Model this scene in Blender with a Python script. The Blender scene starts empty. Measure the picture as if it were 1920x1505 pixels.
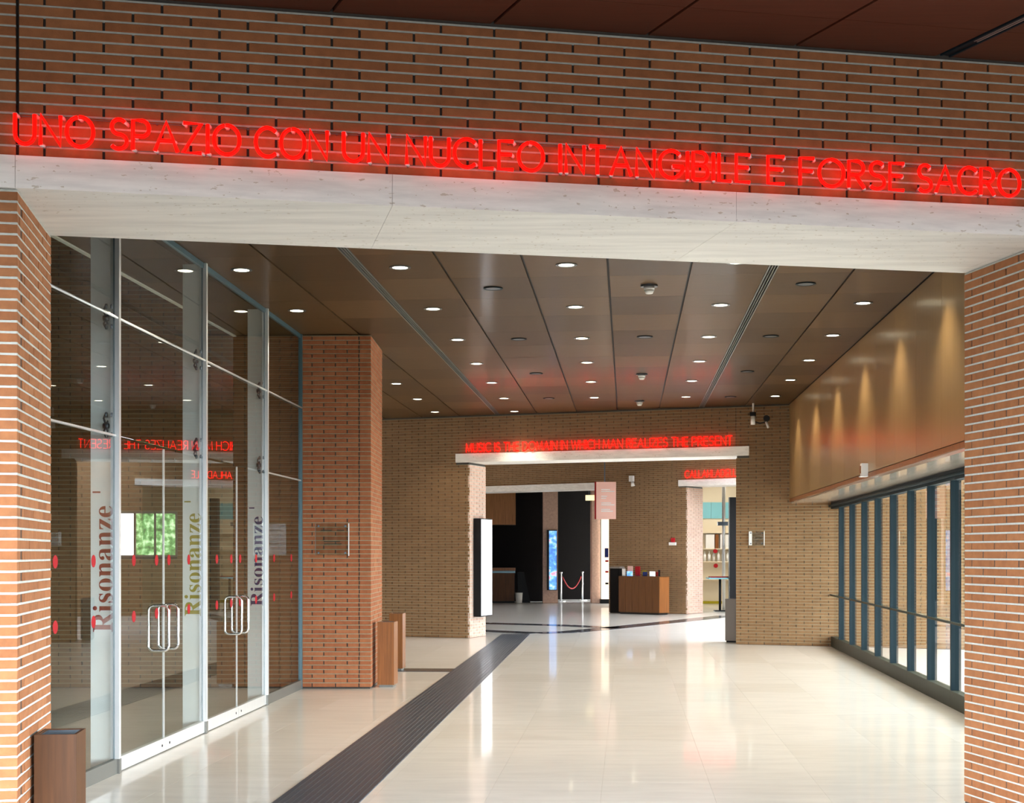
import bpy, math, random
import numpy as np
from mathutils import Matrix, Vector
random.seed(7)
SC = bpy.context.scene
COL = SC.collection

# ------------------------------------------------------------------ camera, sky, exposure
FPX, CX, HY, EYE = 2720.0, 960.0, 1036.0, 1.65
cam_d = bpy.data.cameras.new('camera')
cam = bpy.data.objects.new('camera', cam_d); COL.objects.link(cam)
cam.location = (0, 0, EYE); cam.rotation_euler = (math.pi/2, 0, 0)
cam_d.sensor_width = 36.0; cam_d.lens = 36.0*FPX/1920.0
cam_d.shift_y = (HY-752.5)/1920.0
cam_d.clip_start = 0.05; cam_d.clip_end = 400
SC.camera = cam

SKY = 16.0
world = bpy.data.worlds.new('world'); SC.world = world
world.use_nodes = True
bg = world.node_tree.nodes['Background']
bg.inputs['Color'].default_value = (0.86, 0.93, 1.0, 1)
bg.inputs['Strength'].default_value = SKY

SC.view_settings.view_transform = 'Standard'
SC.view_settings.look = 'None'
SC.view_settings.gamma = 1.0
SC.view_settings.use_curve_mapping = False
SC.view_settings.exposure = 0.68
cy = SC.cycles
cy.use_adaptive_sampling = True; cy.adaptive_threshold = 0.03
cy.max_bounces = 7; cy.diffuse_bounces = 4; cy.glossy_bounces = 4; cy.transmission_bounces = 4
cy.transparent_max_bounces = 16
cy.caustics_reflective = False; cy.caustics_refractive = False
cy.use_denoising = True
cy.sample_clamp_indirect = 6.0

def portal(loc, rot, sx, sy):
    l = bpy.data.lights.new('daylight_portal', 'AREA'); l.shape = 'RECTANGLE'; l.size = sx; l.size_y = sy
    l.cycles.is_portal = True
    o = bpy.data.objects.new('daylight_portal', l); COL.objects.link(o); o.location = loc; o.rotation_euler = rot
    o['kind'] = 'helper'
    return o

# ------------------------------------------------------------------ materials
def mat(name, color, rough=0.5, metal=0.0, coat=0.0, coat_rough=0.1, spec=0.5, emit=None, estr=0.0):
    m = bpy.data.materials.new(name); m.use_nodes = True
    b = m.node_tree.nodes['Principled BSDF']
    b.inputs['Base Color'].default_value = (*color, 1)
    b.inputs['Roughness'].default_value = rough
    b.inputs['Metallic'].default_value = metal
    b.inputs['Coat Weight'].default_value = coat
    b.inputs['Coat Roughness'].default_value = coat_rough
    b.inputs['Specular IOR Level'].default_value = spec
    if emit:
        b.inputs['Emission Color'].default_value = (*emit, 1)
        b.inputs['Emission Strength'].default_value = estr
    return m
def N(m, t, **kw):
    n = m.node_tree.nodes.new(t)
    for k, v in kw.items(): setattr(n, k, v)
    return n
def L(m, a, b): m.node_tree.links.new(a, b)
def bsdf(m): return m.node_tree.nodes['Principled BSDF']
def ramp(m, fac, stops):
    r = N(m, 'ShaderNodeValToRGB')
    el = r.color_ramp.elements
    while len(el) < len(stops): el.new(0.5)
    for e, (p, c) in zip(el, stops): e.position = p; e.color = (*c, 1)
    L(m, fac, r.inputs['Fac']); return r.outputs['Color']
def noise(m, scale, detail=4, rough=0.55, stretch=(1, 1, 1), coord='Object'):
    tc = N(m, 'ShaderNodeTexCoord'); mp = N(m, 'ShaderNodeMapping')
    mp.inputs['Scale'].default_value = stretch
    n = N(m, 'ShaderNodeTexNoise'); n.inputs['Scale'].default_value = scale
    n.inputs['Detail'].default_value = detail; n.inputs['Roughness'].default_value = rough
    L(m, tc.outputs[coord], mp.inputs['Vector']); L(m, mp.outputs['Vector'], n.inputs['Vector'])
    return n.outputs['Fac']
def world_noise(m, scale, detail=4, rough=0.55, stretch=(1, 1, 1)):
    g = N(m, 'ShaderNodeNewGeometry'); mp = N(m, 'ShaderNodeMapping')
    mp.inputs['Scale'].default_value = stretch
    n = N(m, 'ShaderNodeTexNoise'); n.inputs['Scale'].default_value = scale
    n.inputs['Detail'].default_value = detail; n.inputs['Roughness'].default_value = rough
    L(m, g.outputs['Position'], mp.inputs['Vector']); L(m, mp.outputs['Vector'], n.inputs['Vector'])
    return n.outputs['Fac']
def mixc(m, fac, a, b, mode='MIX'):
    n = N(m, 'ShaderNodeMix', data_type='RGBA', blend_type=mode)
    for s, v in (('Factor', fac),):
        if isinstance(v, (int, float)): n.inputs[0].default_value = v
        else: L(m, v, n.inputs[0])
    for i, v in ((6, a), (7, b)):
        if isinstance(v, tuple): n.inputs[i].default_value = (*v, 1)
        else: L(m, v, n.inputs[i])
    return n.outputs[2]
def math_(m, op, a, b=None):
    n = N(m, 'ShaderNodeMath', operation=op)
    for i, v in ((0, a), (1, b)):
        if v is None: continue
        if isinstance(v, (int, float)): n.inputs[i].default_value = v
        else: L(m, v, n.inputs[i])
    return n.outputs[0]
def bump(m, h, strength=0.3, dist=0.01):
    b = N(m, 'ShaderNodeBump'); b.inputs['Strength'].default_value = strength; b.inputs['Distance'].default_value = dist
    L(m, h, b.inputs['Height']); L(m, b.outputs['Normal'], bsdf(m).inputs['Normal'])
def rnd(m):
    oi = N(m, 'ShaderNodeObjectInfo'); g = N(m, 'ShaderNodeNewGeometry')
    return math_(m, 'FRACT', math_(m, 'ADD', oi.outputs['Random'], g.outputs['Random Per Island']))

def brick_mat(name, c0, c1, c2, rough=0.85):
    m = mat(name, c1, rough, spec=0.3)
    base = ramp(m, rnd(m), [(0.0, c0), (0.5, c1), (1.0, c2)])
    n = world_noise(m, 14, 5, 0.6)
    col = mixc(m, 0.55, base, ramp(m, n, [(0.3, tuple(x*0.72 for x in c1)), (0.7, tuple(min(1, x*1.25) for x in c1))]))
    L(m, col, bsdf(m).inputs['Base Color'])
    bump(m, world_noise(m, 160, 3), 0.25, 0.004)
    return m
M = {}
M['brick'] = brick_mat('brick_terracotta', (0.22, 0.080, 0.030), (0.295, 0.116, 0.045), (0.36, 0.155, 0.066))
M['brick_red'] = brick_mat('brick_red_brown', (0.26, 0.08, 0.032), (0.34, 0.115, 0.048), (0.40, 0.165, 0.075))
M['brick_tan'] = brick_mat('brick_tan', (0.15, 0.078, 0.031), (0.20, 0.104, 0.043), (0.25, 0.14, 0.064))
def mortar_mat(name, c):
    m = mat(name, c, 0.95, spec=0.2)
    L(m, ramp(m, world_noise(m, 40), [(0.3, tuple(x*0.82 for x in c)), (0.7, c)]), bsdf(m).inputs['Base Color'])
    return m
M['mortar'] = mortar_mat('lime_mortar', (0.50, 0.51, 0.465))
M['mortar_deep'] = mortar_mat('deep_joint_mortar', (0.07, 0.062, 0.055))
M['mortar_tan'] = mortar_mat('tan_mortar', (0.34, 0.29, 0.20))

def travertine(name, c, rough, coat, vein=(0.6, 6, 6), scale=3.0, contrast=0.12, pits=True):
    m = mat(name, c, rough, coat=coat, coat_rough=0.06)
    lo = tuple(x*(1-contrast) for x in c); hi = tuple(min(1, x*(1+contrast*0.5)) for x in c)
    v = world_noise(m, scale, 7, 0.62, vein)
    col = ramp(m, v, [(0.35, lo), (0.55, c), (0.7, hi)])
    if pits:
        p = world_noise(m, 34, 3, 0.5, (0.7, 1, 1.6)); q = world_noise(m, 1.7, 2, 0.5)
        f = math_(m, 'MULTIPLY', math_(m, 'GREATER_THAN', p, 0.665), math_(m, 'GREATER_THAN', q, 0.47))
        col = mixc(m, math_(m, 'MULTIPLY', f, 0.55), col, (0.40, 0.31, 0.19))
    L(m, col, bsdf(m).inputs['Base Color'])
    return m
M['lintel'] = travertine('travertine_lintel', (0.90, 0.88, 0.83), 0.5, 0.0, vein=(0.5, 4, 9), scale=2.6, contrast=0.13)
def floor_mat():
    m = travertine('polished_travertine', (0.82, 0.79, 0.735), 0.30, 0.55, vein=(1.0, 5.0, 1), scale=1.6, contrast=0.10, pits=False)
    b = bsdf(m); src = b.inputs['Base Color'].links[0].from_socket
    tone = ramp(m, rnd(m), [(0, (0.90, 0.89, 0.87)), (0.5, (0.97, 0.97, 0.97)), (1, (1, 1, 1))])
    L(m, mixc(m, 1.0, src, tone, 'MULTIPLY'), b.inputs['Base Color'])
    return m
M['floor'] = floor_mat()
M['ground'] = mat('dim_bounce_ground', (0.07, 0.066, 0.06), 0.8)  # kept dark so the unseen ground bounces little daylight onto the upper wall
M['terrace'] = mat('pale_paving', (0.66, 0.63, 0.57), 0.8)
M['joint'] = mat('dark_joint', (0.015, 0.015, 0.017), 0.7)
def wood(name, c, rough=0.35, coat=0.25, coat_rough=0.2, stretch=(1, 1, 0.06), scale=26, contrast=0.3, var=0.0, spec=0.25):
    m = mat(name, c, rough, coat=coat, coat_rough=coat_rough, spec=spec)
    lo = tuple(x*(1-contrast) for x in c); hi = tuple(min(1, x*(1+contrast)) for x in c)
    col = ramp(m, noise(m, scale, 6, 0.6, stretch), [(0.3, lo), (0.5, c), (0.72, hi)])
    if var:
        t = ramp(m, rnd(m), [(0, (1-var,)*3), (1, (1, 1, 1))])
        col = mixc(m, 1.0, col, t, 'MULTIPLY')
    L(m, col, bsdf(m).inputs['Base Color'])
    return m
M['ceil'] = wood('ceiling_veneer', (0.098, 0.053, 0.022), 0.5, 0.20, 0.13, (0.25, 6, 1), 7, 0.12, 0.42, 0.1)
M['portico'] = wood('portico_veneer', (0.075, 0.027, 0.013), 0.5, 0.0, 0.3, (0.3, 5, 1), 7, 0.15, 0.12)
M['wallwood'] = wood('cherry_wall_panel', (0.285, 0.176, 0.07), 0.33, 0.22, 0.22, (9, 9, 0.10), 6, 0.13, 0.08)
M['binwood'] = wood('cherry_veneer_bin', (0.078, 0.030, 0.009), 0.5, 0.0, 0.2, (4, 4, 0.2), 9, 0.25)
M['deskwood'] = wood('desk_veneer', (0.10, 0.036, 0.007), 0.45, 0.0, 0.2, (5, 5, 0.2), 9, 0.3)
M['warmwood'] = wood('honey_veneer', (0.50, 0.21, 0.075), 0.4, 0.0, 0.2, (5, 5, 0.2), 9, 0.25)
M['orangewood'] = wood('orange_veneer', (0.24, 0.088, 0.024), 0.4, 0.04, 0.2, (5, 5, 0.2), 9, 0.25)
M['slat'] = mat('dark_strip_stone', (0.035, 0.042, 0.058), 0.38, coat=0.1, coat_rough=0.1)
M['slat_gap'] = mat('strip_groove', (0.20, 0.215, 0.24), 0.5)
M['band'] = mat('dark_inlay_stone', (0.045, 0.055, 0.075), 0.25, coat=0.5, coat_rough=0.06)
def brushed(name, c, rough, metal=0.85):
    m = mat(name, c, rough, metal)
    n = noise(m, 60, 3, 0.5, (1, 1, 0.02))
    L(m, ramp(m, n, [(0.3, tuple(x*0.93 for x in c)), (0.7, c)]), bsdf(m).inputs['Base Color'])
    return m
M['steel'] = brushed('brushed_steel', (0.80, 0.82, 0.82), 0.30, 0.5)
M['fin'] = mat('white_enamelled_steel', (0.88, 0.89, 0.88), 0.28, coat=0.4, coat_rough=0.12)
M['chrome'] = mat('polished_steel', (0.82, 0.82, 0.80), 0.12, 1.0)
M['dark_metal'] = mat('dark_fitting_metal', (0.09, 0.11, 0.13), 0.35, 0.7)
M['frame'] = mat('blue_grey_frame', (0.007, 0.016, 0.021), 0.55, 0.0, spec=0.12)
M['plinth'] = mat('grey_plinth_metal', (0.17, 0.17, 0.155), 0.4, 0.4)
M['teal'] = mat('teal_glass_edge', (0.06, 0.125, 0.15), 0.3, 0.2)
M['plinth_dark'] = mat('dark_green_base_rail', (0.032, 0.036, 0.024), 0.5, 0.0, spec=0.2)
M['white'] = mat('white_plastic', (0.82, 0.82, 0.80), 0.4)
M['black'] = mat('black_plastic', (0.010, 0.010, 0.011), 0.5, spec=0.2)
M['grey'] = mat('grey_lacquer', (0.19, 0.165, 0.145), 0.45)
M['reddot'] = mat('red_dot_film', (0.36, 0.008, 0.014), 0.6, spec=0.2)
M['txt_red'] = mat('dark_red_letter', (0.22, 0.005, 0.005), 0.6, spec=0.2)
M['txt_yel'] = mat('olive_yellow_letter', (0.34, 0.28, 0.008), 0.6, spec=0.2)
M['txt_blu'] = mat('navy_letter', (0.010, 0.020, 0.13), 0.6, spec=0.2)
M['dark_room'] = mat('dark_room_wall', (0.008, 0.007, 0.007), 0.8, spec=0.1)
M['plaster'] = mat('pale_plaster', (0.62, 0.58, 0.50), 0.8)
M['pinksign'] = mat('pink_sign_board', (0.72, 0.42, 0.34), 0.5)
M['pinkbrick_lit'] = brick_mat('brick_pink_lit', (0.50, 0.32, 0.25), (0.57, 0.39, 0.31), (0.62, 0.45, 0.37))  # pinkish brick, paler because daylight on the reveals is painted into its colour
M['lamp'] = mat('lamp_lens', (0.9, 0.9, 0.85), 0.4, emit=(1.0, 0.93, 0.66), estr=9.0)
M['neon'] = mat('red_neon_tube', (0.5, 0.0, 0.0), 0.3, emit=(1.0, 0.0015, 0.0008), estr=3.4, spec=0.1)
M['neon_far'] = mat('red_neon_tube_bright', (0.5, 0.0, 0.0), 0.3, emit=(1.0, 0.0015, 0.0008), estr=6.0, spec=0.1)
M['neonglass'] = mat('unlit_neon_glass', (0.75, 0.72, 0.72), 0.15)
def glass_mat(name, tint=(0.93, 0.96, 0.95), ior=1.5):
    m = bpy.data.materials.new(name); m.use_nodes = True
    nt = m.node_tree; nt.nodes.remove(bsdf(m))
    out = [n for n in nt.nodes if n.type == 'OUTPUT_MATERIAL'][0]
    tr = N(m, 'ShaderNodeBsdfTransparent'); tr.inputs['Color'].default_value = (*tint, 1)
    gl = N(m, 'ShaderNodeBsdfGlossy'); gl.inputs['Roughness'].default_value = 0.0
    fr = N(m, 'ShaderNodeFresnel')
    geo = N(m, 'ShaderNodeNewGeometry'); mr = N(m, 'ShaderNodeMapRange')     # anti-reflective inner face
    mr.inputs['To Min'].default_value = ior; mr.inputs['To Max'].default_value = 1.0
    L(m, geo.outputs['Backfacing'], mr.inputs['Value']); L(m, mr.outputs['Result'], fr.inputs['IOR'])
    mx = N(m, 'ShaderNodeMixShader')
    L(m, fr.outputs[0], mx.inputs[0]); L(m, tr.outputs[0], mx.inputs[1]); L(m, gl.outputs[0], mx.inputs[2])
    L(m, mx.outputs[0], out.inputs['Surface'])
    return m
M['glass'] = glass_mat('clear_glass')
M['glass_grey'] = glass_mat('plaque_glass', (0.90, 0.92, 0.90))

# ------------------------------------------------------------------ builders
class MB:
    def __init__(s): s.v = []; s.f = []
    def box(s, x0, x1, y0, y1, z0, z1):
        b = len(s.v)
        s.v += [(x0,y0,z0),(x1,y0,z0),(x1,y1,z0),(x0,y1,z0),(x0,y0,z1),(x1,y0,z1),(x1,y1,z1),(x0,y1,z1)]
        s.f += [(b,b+3,b+2,b+1),(b+4,b+5,b+6,b+7),(b,b+1,b+5,b+4),(b+1,b+2,b+6,b+5),(b+2,b+3,b+7,b+6),(b+3,b,b+4,b+7)]
        return s
    def prism(s, poly, z0, z1):
        b = len(s.v); n = len(poly)
        s.v += [(x, y, z0) for x, y in poly] + [(x, y, z1) for x, y in poly]
        s.f += [tuple(b+i for i in reversed(range(n))), tuple(b+n+i for i in range(n))]
        s.f += [(b+i, b+(i+1) % n, b+n+(i+1) % n, b+n+i) for i in range(n)]
        return s
    def cyl(s, c, axis, r, length, n=16, r2=None):
        ax = Vector(axis).normalized(); r2 = r if r2 is None else r2
        u = ax.orthogonal().normalized(); w = ax.cross(u); c = Vector(c); b = len(s.v)
        for k, rr in ((0, r), (1, r2)):
            for i in range(n):
                t = 2*math.pi*i/n
                s.v.append(tuple(c + ax*length*k + (u*math.cos(t) + w*math.sin(t))*rr))
        s.f += [tuple(b+i for i in reversed(range(n))), tuple(b+n+i for i in range(n))]
        s.f += [(b+i, b+(i+1) % n, b+n+(i+1) % n, b+n+i) for i in range(n)]
        return s
    def ring(s, c, axis, r0, r1, length, n=20):
        ax = Vector(axis).normalized(); u = ax.orthogonal().normalized(); w = ax.cross(u); c = Vector(c); b = len(s.v)
        prof = [(r0, 0), (r1, 0), (r1, length), (r0, length)]
        for i in range(n):
            t = 2*math.pi*i/n; d = u*math.cos(t) + w*math.sin(t)
            for r, h in prof: s.v.append(tuple(c + d*r + ax*h))
        for i in range(n):
            j = (i+1) % n
            for k in range(4): s.f.append((b+4*i+k, b+4*j+k, b+4*j+(k+1) % 4, b+4*i+(k+1) % 4))
        return s
    def tube(s, pts, r, n=8, closed=False):
        P = [Vector(p) for p in pts]; m = len(P); b = len(s.v); prev = None
        for i in range(m):
            a = P[(i-1) % m] if (closed or i > 0) else P[i]; c = P[(i+1) % m] if (closed or i < m-1) else P[i]
            t = (c-a).normalized()
            u = t.orthogonal().normalized() if prev is None else (prev - t*prev.dot(t))
            u = u.normalized() if u.length > 1e-6 else t.orthogonal().normalized()
            prev = u; w = t.cross(u)
            for k in range(n):
                q = 2*math.pi*k/n
                s.v.append(tuple(P[i] + (u*math.cos(q) + w*math.sin(q))*r))
        for i in range(m if closed else m-1):
            j = (i+1) % m
            for k in range(n): s.f.append((b+i*n+k, b+i*n+(k+1) % n, b+j*n+(k+1) % n, b+j*n+k))
        if not closed:
            s.f += [tuple(b+k for k in reversed(range(n))), tuple(b+(m-1)*n+k for k in range(n))]
        return s
    def mesh(s, name, m, smooth=False):
        me = bpy.data.meshes.new(name); me.from_pydata(s.v, [], s.f); me.update()
        if m is not None: me.materials.append(M[m] if isinstance(m, str) else m)
        if smooth: me.polygons.foreach_set('use_smooth', [True]*len(me.polygons))
        return me
    def build(s, name, m, parent=None, smooth=False, loc=(0, 0, 0), rz=0.0):
        return link(name, s.mesh(name, m, smooth), parent, loc, rz)
def link(name, data, parent=None, loc=(0, 0, 0), rz=0.0):
    o = bpy.data.objects.new(name, data); COL.objects.link(o)
    o.location = loc; o.rotation_euler = (0, 0, rz); o.parent = parent
    return o
def tag(o, label, cat, group=None, kind=None):
    o['label'] = label; o['category'] = cat
    if group: o['group'] = group
    if kind: o['kind'] = kind
    return o
def empty(name, loc=(0, 0, 0), rz=0.0):
    o = bpy.data.objects.new(name, None); COL.objects.link(o); o.location = loc; o.rotation_euler = (0, 0, rz)
    o.empty_display_size = 0.1
    return o
def stuff(o): o['kind'] = 'stuff'; return o
def copy_tree(o, parent=None):
    c = o.copy(); COL.objects.link(c); c.parent = parent
    for ch in list(o.children): copy_tree(ch, c)
    return c

# bricks --------------------------------------------------------------
CH, BH, BL, JT = 0.054, 0.0430, 0.285, 0.013
_bm = {}
def brick_mesh(ln, dp, m):
    key = (round(ln, 3), round(dp, 3), m)
    if key not in _bm:
        c = 0.0022; ln, dp = key[0], key[1]
        v = [(c,0,c),(ln-c,0,c),(ln-c,0,BH-c),(c,0,BH-c),(0,c,0),(ln,c,0),(ln,c,BH),(0,c,BH),(0,dp,0),(ln,dp,0),(ln,dp,BH),(0,dp,BH)]
        f = [(0,1,2,3),(4,5,1,0),(5,6,2,1),(6,7,3,2),(7,4,0,3),(8,9,5,4),(9,10,6,5),(10,11,7,6),(11,8,4,7)]
        me = bpy.data.meshes.new('brick'); me.from_pydata(v, [], f); me.update(); me.materials.append(M[m])
        _bm[key] = me
    return _bm[key]
def lay(a0, a1, z0, z1, off=0.0, own0=None, own1=None, holes=(), depth=0.03, start=0):
    """running-bond courses -> (a, length, z, depth); own0/own1: parity of the courses whose corner brick this face owns"""
    out = []; HD = 0.135; k = start; z = z0
    while z + BH <= z1 + 1e-4:
        s, e = a0, a1; first = last = depth
        if own0 is not None:
            if k % 2 == own0: first = HD
            else: s = a0 + HD + JT
        if own1 is not None:
            if k % 2 == own1: last = HD
            else: e = a1 - HD - JT
        edges = [s]
        ph = off + (BL/2 if k % 2 else 0.0)
        n0 = math.ceil((s + 0.05 - ph)/BL); t = ph + n0*BL
        while t < e - 0.05: edges.append(t); t += BL
        edges.append(e + JT)
        for i in range(len(edges)-1):
            p, q = edges[i], edges[i+1]-JT
            segs = [(p, q)]
            for (h0, h1, hz0, hz1) in holes:
                if z + BH > hz0 + 0.004 and z < hz1 - 0.004:
                    ns = []
                    for (x, y) in segs:
                        if y <= h0 or x >= h1: ns.append((x, y)); continue
                        if x < h0 - 0.02: ns.append((x, h0))
                        if y > h1 + 0.02: ns.append((h1, y))
                    segs = ns
            for (x, y) in segs:
                d = first if i == 0 else (last if i == len(edges)-2 else depth)
                if y - x > 0.02: out.append((x, y-x, z, d))
        z += CH; k += 1
    return out
def rough_bricks(name, bricks, m, parent, faces='full'):
    v = []; f = []
    for (a, ln, z, d) in bricks:
        b = len(v); jy = random.uniform(-0.0012, 0.0012)
        v += [(a,jy,z),(a+ln,jy,z),(a+ln,jy,z+BH),(a,jy,z+BH),(a,d,z),(a+ln,d,z),(a+ln,d,z+BH),(a,d,z+BH)]
        f += [(b,b+1,b+2,b+3),(b+4,b+5,b+1,b),(b+5,b+6,b+2,b+1),(b+6,b+7,b+3,b+2),(b+7,b+4,b,b+3)]
    me = bpy.data.meshes.new(name); me.from_pydata(v, [], f); me.update(); me.materials.append(M[m])
    return stuff(link(name, me, parent))
def bed_joints(parent, a0, a1, z0, z1, holes=(), depth=0.0045, m='mortar', back=0.03, e0=0.0, e1=0.0):
    mb = MB(); z = z0
    while z + BH <= z1 + 1e-4:
        segs = [(a0+e0, a1-e1)]
        for (h0, h1, hz0, hz1) in holes:
            if z + CH > hz0 and z + BH < hz1:
                segs = [t for (x, y) in segs for t in ((x, min(y, h0)), (max(x, h1), y)) if t[1]-t[0] > 0.02]
        for (x, y) in segs: mb.box(x, y, depth, back, z+BH-0.0005, z+CH+0.0005)
        z += CH
    return stuff(mb.build('mortar_bed', m, parent))
def brick_face(parent, a0, a1, z0, z1, m='brick', n_obj=0, frame=None, near=None, **kw):
    """frame: (loc, rz) of a child empty is avoided - bricks sit in the parent's frame through loc/rz of each object"""
    br = lay(a0, a1, z0, z1, **kw)
    loc, rz = frame if frame else ((0, 0, 0), 0.0)
    ca, sa = math.cos(rz), math.sin(rz)
    if near: br.sort(key=near)
    for (a, ln, z, d) in br[:n_obj]:
        jy = random.uniform(-0.0015, 0.0015)
        o = link('brick', brick_mesh(ln, d, m), parent, (loc[0]+a*ca-jy*sa, loc[1]+a*sa+jy*ca, loc[2]+z), rz)
    rest = br[n_obj:]
    if rest:
        o = rough_bricks('brick_field', rest, m, parent); o.location = loc; o.rotation_euler = (0, 0, rz)
    return br
def placed_joints(parent, frame, *a, **k):
    o = bed_joints(parent, *a, **k); o.location = frame[0]; o.rotation_euler = (0, 0, frame[1]); return o

# ------------------------------------------------------------------ plan
SOF, LTOP, PORT, CEIL = 3.455, 3.617, 4.45, 4.30
TH_F = math.atan(0.2); FX0, FY0 = -2.455, 7.2                   # front wall frame, local x along it, y away from the camera
def front_a(u):                                                 # picture column -> distance along the front wall
    k = (u-CX)/FPX; Y = (FY0-0.2*FX0)/(1-0.2*k); return (k*Y-FX0)/math.cos(TH_F)
RA0, RA1, RB = -3.2, 8.6, -9.5                                # the foyer in front of that wall
def fpt(a, b=0.0): return (FX0+a*math.cos(TH_F)-b*math.sin(TH_F), FY0+a*math.sin(TH_F)+b*math.cos(TH_F))
PHI = math.atan(0.0792); EX, EY = math.cos(PHI), -math.sin(PHI); DX, DY = math.sin(PHI), math.cos(PHI)
def cs(c, s): return (c*EX+s*DX, c*EY+s*DY)                     # corridor frame: c across, s along
RZC = -PHI
TH_W = -math.atan(0.385); WX, WY = 4.94, 25.8                   # far wall frame
def far_a(u):
    k = (u-CX)/FPX; Y = (WY+0.385*WX)/(1+0.385*k); return (k*Y-WX)/math.cos(TH_W)
TH_2 = -math.atan(0.7); VX, VY = 2.70, 42.3-0.7*2.70            # second wall frame
def sec_a(u):
    k = (u-CX)/FPX; Y = 42.3/(1+0.7*k); return (k*Y-VX)/math.cos(TH_2)
GL0, GLS = -3.63, 0.06                                          # left glass line X = GL0 + GLS*Y
TH_G = math.atan2(1, GLS)                                       # local x along +Y
def glx(Y): return GL0 + GLS*Y
def gly(u): return -GL0/(GLS-(u-CX)/FPX)
TH_R = math.atan2(1, 0.093)
def rgx(Y): return 5.69 + 0.093*(Y-25.8)

# ------------------------------------------------------------------ floor
gr = MB().box(-90, 90, -90, 110, -0.3, -0.006).build('ground', 'ground')
tag(gr, 'unseen ground of the porch and outside, made dark to bounce less light', 'ground', kind='structure')
tg = MB().prism([fpt(RA1, 1.2), (34, 14), (34, 60), (13, 60)], -0.25, -0.004).build('ground_terrace', 'terrace')
tag(tg, 'pale paved terrace outside the right glass screen', 'ground', kind='structure')
fl = MB().prism([fpt(-11, 0.0), fpt(RA1, 0.0), (13, 60), (-15, 60)], -0.2, -0.003).build('floor', 'floor')
tag(fl, 'polished cream travertine floor of the foyer and corridor', 'floor', kind='structure')
slab = MB().box(0.0007, 0.7643, 0.0007, 1.1443, -0.02, 0.0).mesh('slab', 'floor')
nsl = 0
for i in range(-6, 7):
    for j in range(7, 31):
        c, s = -0.94+0.765*i, 13.35-0.572+1.145*(j-11)
        x, y = cs(c, s)
        if (y-FY0)-0.2*(x-FX0) < 0.05 or y > 33.5: continue
        u0 = CX+FPX*x/y
        if u0 < -170 or u0 > 2000: continue
        if x < glx(y)-1.2 or x > rgx(y)+0.3: continue
        link('slab', slab, fl, (x, y, 0), RZC); nsl += 1
# ribbed dark strip along the corridor and the plain inlaid bands
x0, y0 = -1.32, 9.2; x1, y1 = 0.08, 29.4
ang = math.atan2(y1-y0, x1-x0); LEN = math.hypot(x1-x0, y1-y0)+2.5
st = empty('trim_1', (x0-2.5*math.cos(ang), y0-2.5*math.sin(ang), 0), ang)
tag(st, 'long dark ribbed stone strip running down the pale floor', 'floor strip', kind='structure')
MB().box(0, LEN, -0.29, 0.29, 0.0, 0.002).build('strip_bed', 'slat_gap', st)
NS = 13
for i in range(NS):
    w = 0.58/NS; p = -0.29+i*w
    MB().box(0, LEN, p+0.005, p+w-0.006, 0.002, 0.0065).build('slat', 'slat', st)
def band(name, pts, w, label):
    mb = MB()
    for (a, b) in zip(pts[:-1], pts[1:]):
        dx, dy = b[0]-a[0], b[1]-a[1]; l = math.hypot(dx, dy); nx, ny = -dy/l*w/2, dx/l*w/2
        mb.prism([(a[0]-nx, a[1]-ny), (b[0]-nx, b[1]-ny), (b[0]+nx, b[1]+ny), (a[0]+nx, a[1]+ny)], 0.0, 0.004)
    o = mb.build(name, 'band', None); return tag(o, label, 'floor strip', kind='structure')
band('trim_2', [(-2.0, 20.45), (-0.83, 20.36)], 0.55, 'short dark band set across the floor beside the brick pillar')
band('trim_3', [(-3.0, 34.6), (-0.6, 33.9), (1.2, 32.9), (2.3, 31.8)], 0.6, 'farther of two dark bands crossing the floor beyond the brick opening')
band('trim_4', [(-0.85, 30.9), (0.5, 29.75), (1.2, 30.2), (2.2, 31.8), (3.75, 34.5), (5.6, 37.9)], 0.55, 'bent dark band in the floor at the end of the ribbed strip')

# ------------------------------------------------------------------ front wall with lintel and jambs
FL = (FX0, FY0, 0)
wf = MB().box(-9.0, -0.006, 0.014, 1.0, LTOP, 7.35).box(0.012, 11.0, 0.014, 1.0, LTOP, 7.35).box(-0.02, 0.03, 0.03, 1.0, LTOP, 7.35).build('wall_front', 'mortar_deep', None, loc=FL, rz=TH_F)
tag(wf, 'dark brick wall of thin long bricks above the stone lintel', 'wall', kind='structure')
amid = 2.8
brick_face(wf, 0.008, 8.2, LTOP+0.004, PORT, 'brick', 272, near=lambda b: abs(b[0]-amid), off=0.135)
brick_face(wf, -1.2, -0.008, LTOP+0.004, PORT, 'brick', 28, near=lambda b: -b[0], off=0.02)
bed_joints(wf, 0.008, 8.2, LTOP+0.004, PORT)
bed_joints(wf, -1.2, -0.008, LTOP+0.004, PORT)
# lintel: stone blocks
lt = empty('trim_5', FL, TH_F)
tag(lt, 'long pale travertine lintel spanning the wide entrance opening', 'lintel', kind='structure')
ed = [-9.0, -3.75, -1.88, -0.008, front_a(735), front_a(1378), 5.64, 7.5, 11.0]
for p, q in zip(ed[:-1], ed[1:]):
    MB().box(p+0.001, q-0.001, -0.022, 1.07, SOF, LTOP).build('lintel_block', 'lintel', lt)
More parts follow.
